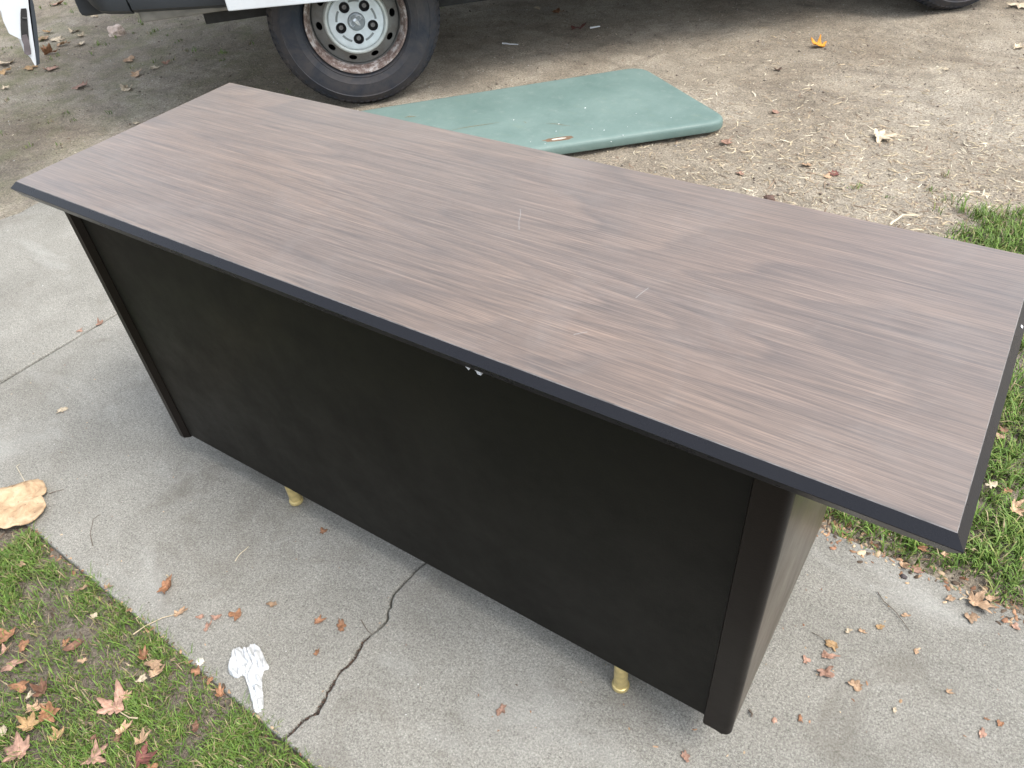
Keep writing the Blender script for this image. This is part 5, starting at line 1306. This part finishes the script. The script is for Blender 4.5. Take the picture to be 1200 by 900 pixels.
def tissue():
    m = Mt('white_tissue', 0.8, 0.2); v = m.world()
    n = m.noise(m.world((60, 60, 60)), 1, 5, 0.6); m.color(m.ramp(n, [(0.3, (0.58, 0.60, 0.61)), (0.7, (0.70, 0.715, 0.72))]))
    m.b.inputs['Subsurface Weight'].default_value = 0.0
    m.bump(n, 0.003)
    cx = sum(p[0] for p in TISSUE) / len(TISSUE); cy = sum(p[1] for p in TISSUE) / len(TISSUE)
    poly = [(x - cx, y - cy) for x, y in TISSUE]
    axis_ = (Vector(TISSUE_AX[1]) - Vector(TISSUE_AX[0])).normalized(); perp = Vector((-axis_.y, axis_.x))
    # fine grid clipped by the outline, folded along its length
    xs = [p[0] for p in poly]; ys = [p[1] for p in poly]; st = 0.0013
    def inside(x, y):
        c = False; j = len(poly) - 1
        for i in range(len(poly)):
            xi, yi = poly[i]; xj, yj = poly[j]
            if ((yi > y) != (yj > y)) and (x < (xj - xi) * (y - yi) / (yj - yi) + xi): c = not c
            j = i
        return c
    def dist(x, y):
        d = 9
        for (ax, ay), (bx, by) in zip(poly, poly[1:] + poly[:1]):
            vx, vy = bx - ax, by - ay; t = max(0, min(1, ((x - ax) * vx + (y - ay) * vy) / (vx * vx + vy * vy))); d = min(d, math.hypot(x - ax - t * vx, y - ay - t * vy))
        return d
    nx = int((max(xs) - min(xs)) / st) + 3; ny = int((max(ys) - min(ys)) / st) + 3
    V = {}; bm = bmesh.new()
    for i in range(nx):
        for j in range(ny):
            x = min(xs) - st + i * st; y = min(ys) - st + j * st
            if inside(x, y):
                d = dist(x, y); a = x * axis_.x + y * axis_.y; b = x * perp.x + y * perp.y
                e_ = min(1, d / 0.005)
                z = 0.012 * e_ ** 0.42
                fo = 1 - abs(math.sin(b * 260 + 3.0 * noise.noise(Vector((a * 30, b * 40, 0))))) ** 0.6
                z += e_ * (0.004 - 0.019 * fo + 0.015 * noise.noise(Vector((x * 60, y * 60, 5))) + 0.0012 * noise.noise(Vector((x * 200, y * 200, 8))))
                V[i, j] = bm.verts.new((x, y, max(0.0004, z)))
    for (i, j) in V:
        q = [(i, j), (i + 1, j), (i + 1, j + 1), (i, j + 1)]
        if all(k in V for k in q): bm.faces.new([V[k] for k in q])
        else:
            for tri in ((0, 1, 2), (0, 2, 3)):
                if all(q[k] in V for k in tri): 
                    try: bm.faces.new([V[q[k]] for k in tri])
                    except ValueError: pass
    # skirt to the slab
    be = [e for e in bm.edges if e.is_boundary]
    r_ = bmesh.ops.extrude_edge_only(bm, edges=be)
    for v_ in [g_ for g_ in r_['geom'] if isinstance(g_, bmesh.types.BMVert)]: v_.co.z = 0.0
    o = obj('tissue', bm, m.m, None, smooth='all'); o.location = (cx, cy, 0.0006)
    tag(o, 'crumpled white paper tissue lying on the path beside the grass', 'tissue')
tissue()

def lump(name, label, cat, x, y, s, colr, seed, flat=0.7, z=0.0, amp=0.35):
    bm = bmesh.new(); bmesh.ops.create_icosphere(bm, subdivisions=4, radius=0.5)
    for v in bm.verts:
        d = 1 + amp * noise.noise(v.co * 3.2 + Vector((seed, 0, 0))) + amp * 0.5 * noise.noise(v.co * 9 + Vector((seed, 3, 0)))
        v.co = Vector((v.co.x * d * s[0], v.co.y * d * s[1], max(-0.2, v.co.z) * d * s[2]))
    o = obj(name, bm, simple(name + '_stuff', colr, 0.8, var=0.25, vs=60, bd=0.002, bs=120), None, smooth='all')
    o.location = (x, y, z); tag(o, label, cat); return o
for (nm, lb, ct, x, y, s, c, sd) in LUMPS:
    lump(nm, lb, ct, x, y, s, c, sd, z=(float(ground_z(np.array(x), np.array(y))) + s[2] * 0.15))

def sticks():
    wood = simple('twig_bark', (0.13, 0.10, 0.075), 0.8, var=0.3, vs=80)
    pale = simple('pale_stalk', (0.60, 0.52, 0.38), 0.7, var=0.2, vs=80)
    white = simple('white_plastic', (0.78, 0.80, 0.82), 0.5, var=0.05)
    for pts, r, mt, nm, lb, ct in STICKS:
        bm = bmesh.new(); P_ = []
        for k, (x, y) in enumerate(pts):
            z = float(ground_z(np.array(x), np.array(y))) + r + 0.0006 + (0.003 if 0 < k < len(pts) - 1 else 0) + (0.006 if not bool(in_slab(np.array(x), np.array(y))) else 0)
            P_.append(Vector((x, y, z)))
        Q = []
        for a, b in zip(P_, P_[1:]):
            for k in range(4):
                t = k / 4; p = a.lerp(b, t); p.x += r * 1.5 * noise.noise(Vector((p.x * 60, p.y * 60, 1))); p.y += r * 1.5 * noise.noise(Vector((p.x * 60, p.y * 60, 7))); Q.append(p)
        Q.append(P_[-1])
        o0 = Q[0].copy(); Q = [q - o0 for q in Q]
        tube(bm, Q, [r * (1 - 0.5 * i / len(Q)) for i in range(len(Q))], 6)
        o = obj(nm, bm, {'w': wood, 'p': pale, 'x': white}[mt], None, smooth=True); o.location = o0
        tag(o, lb, ct)
sticks()
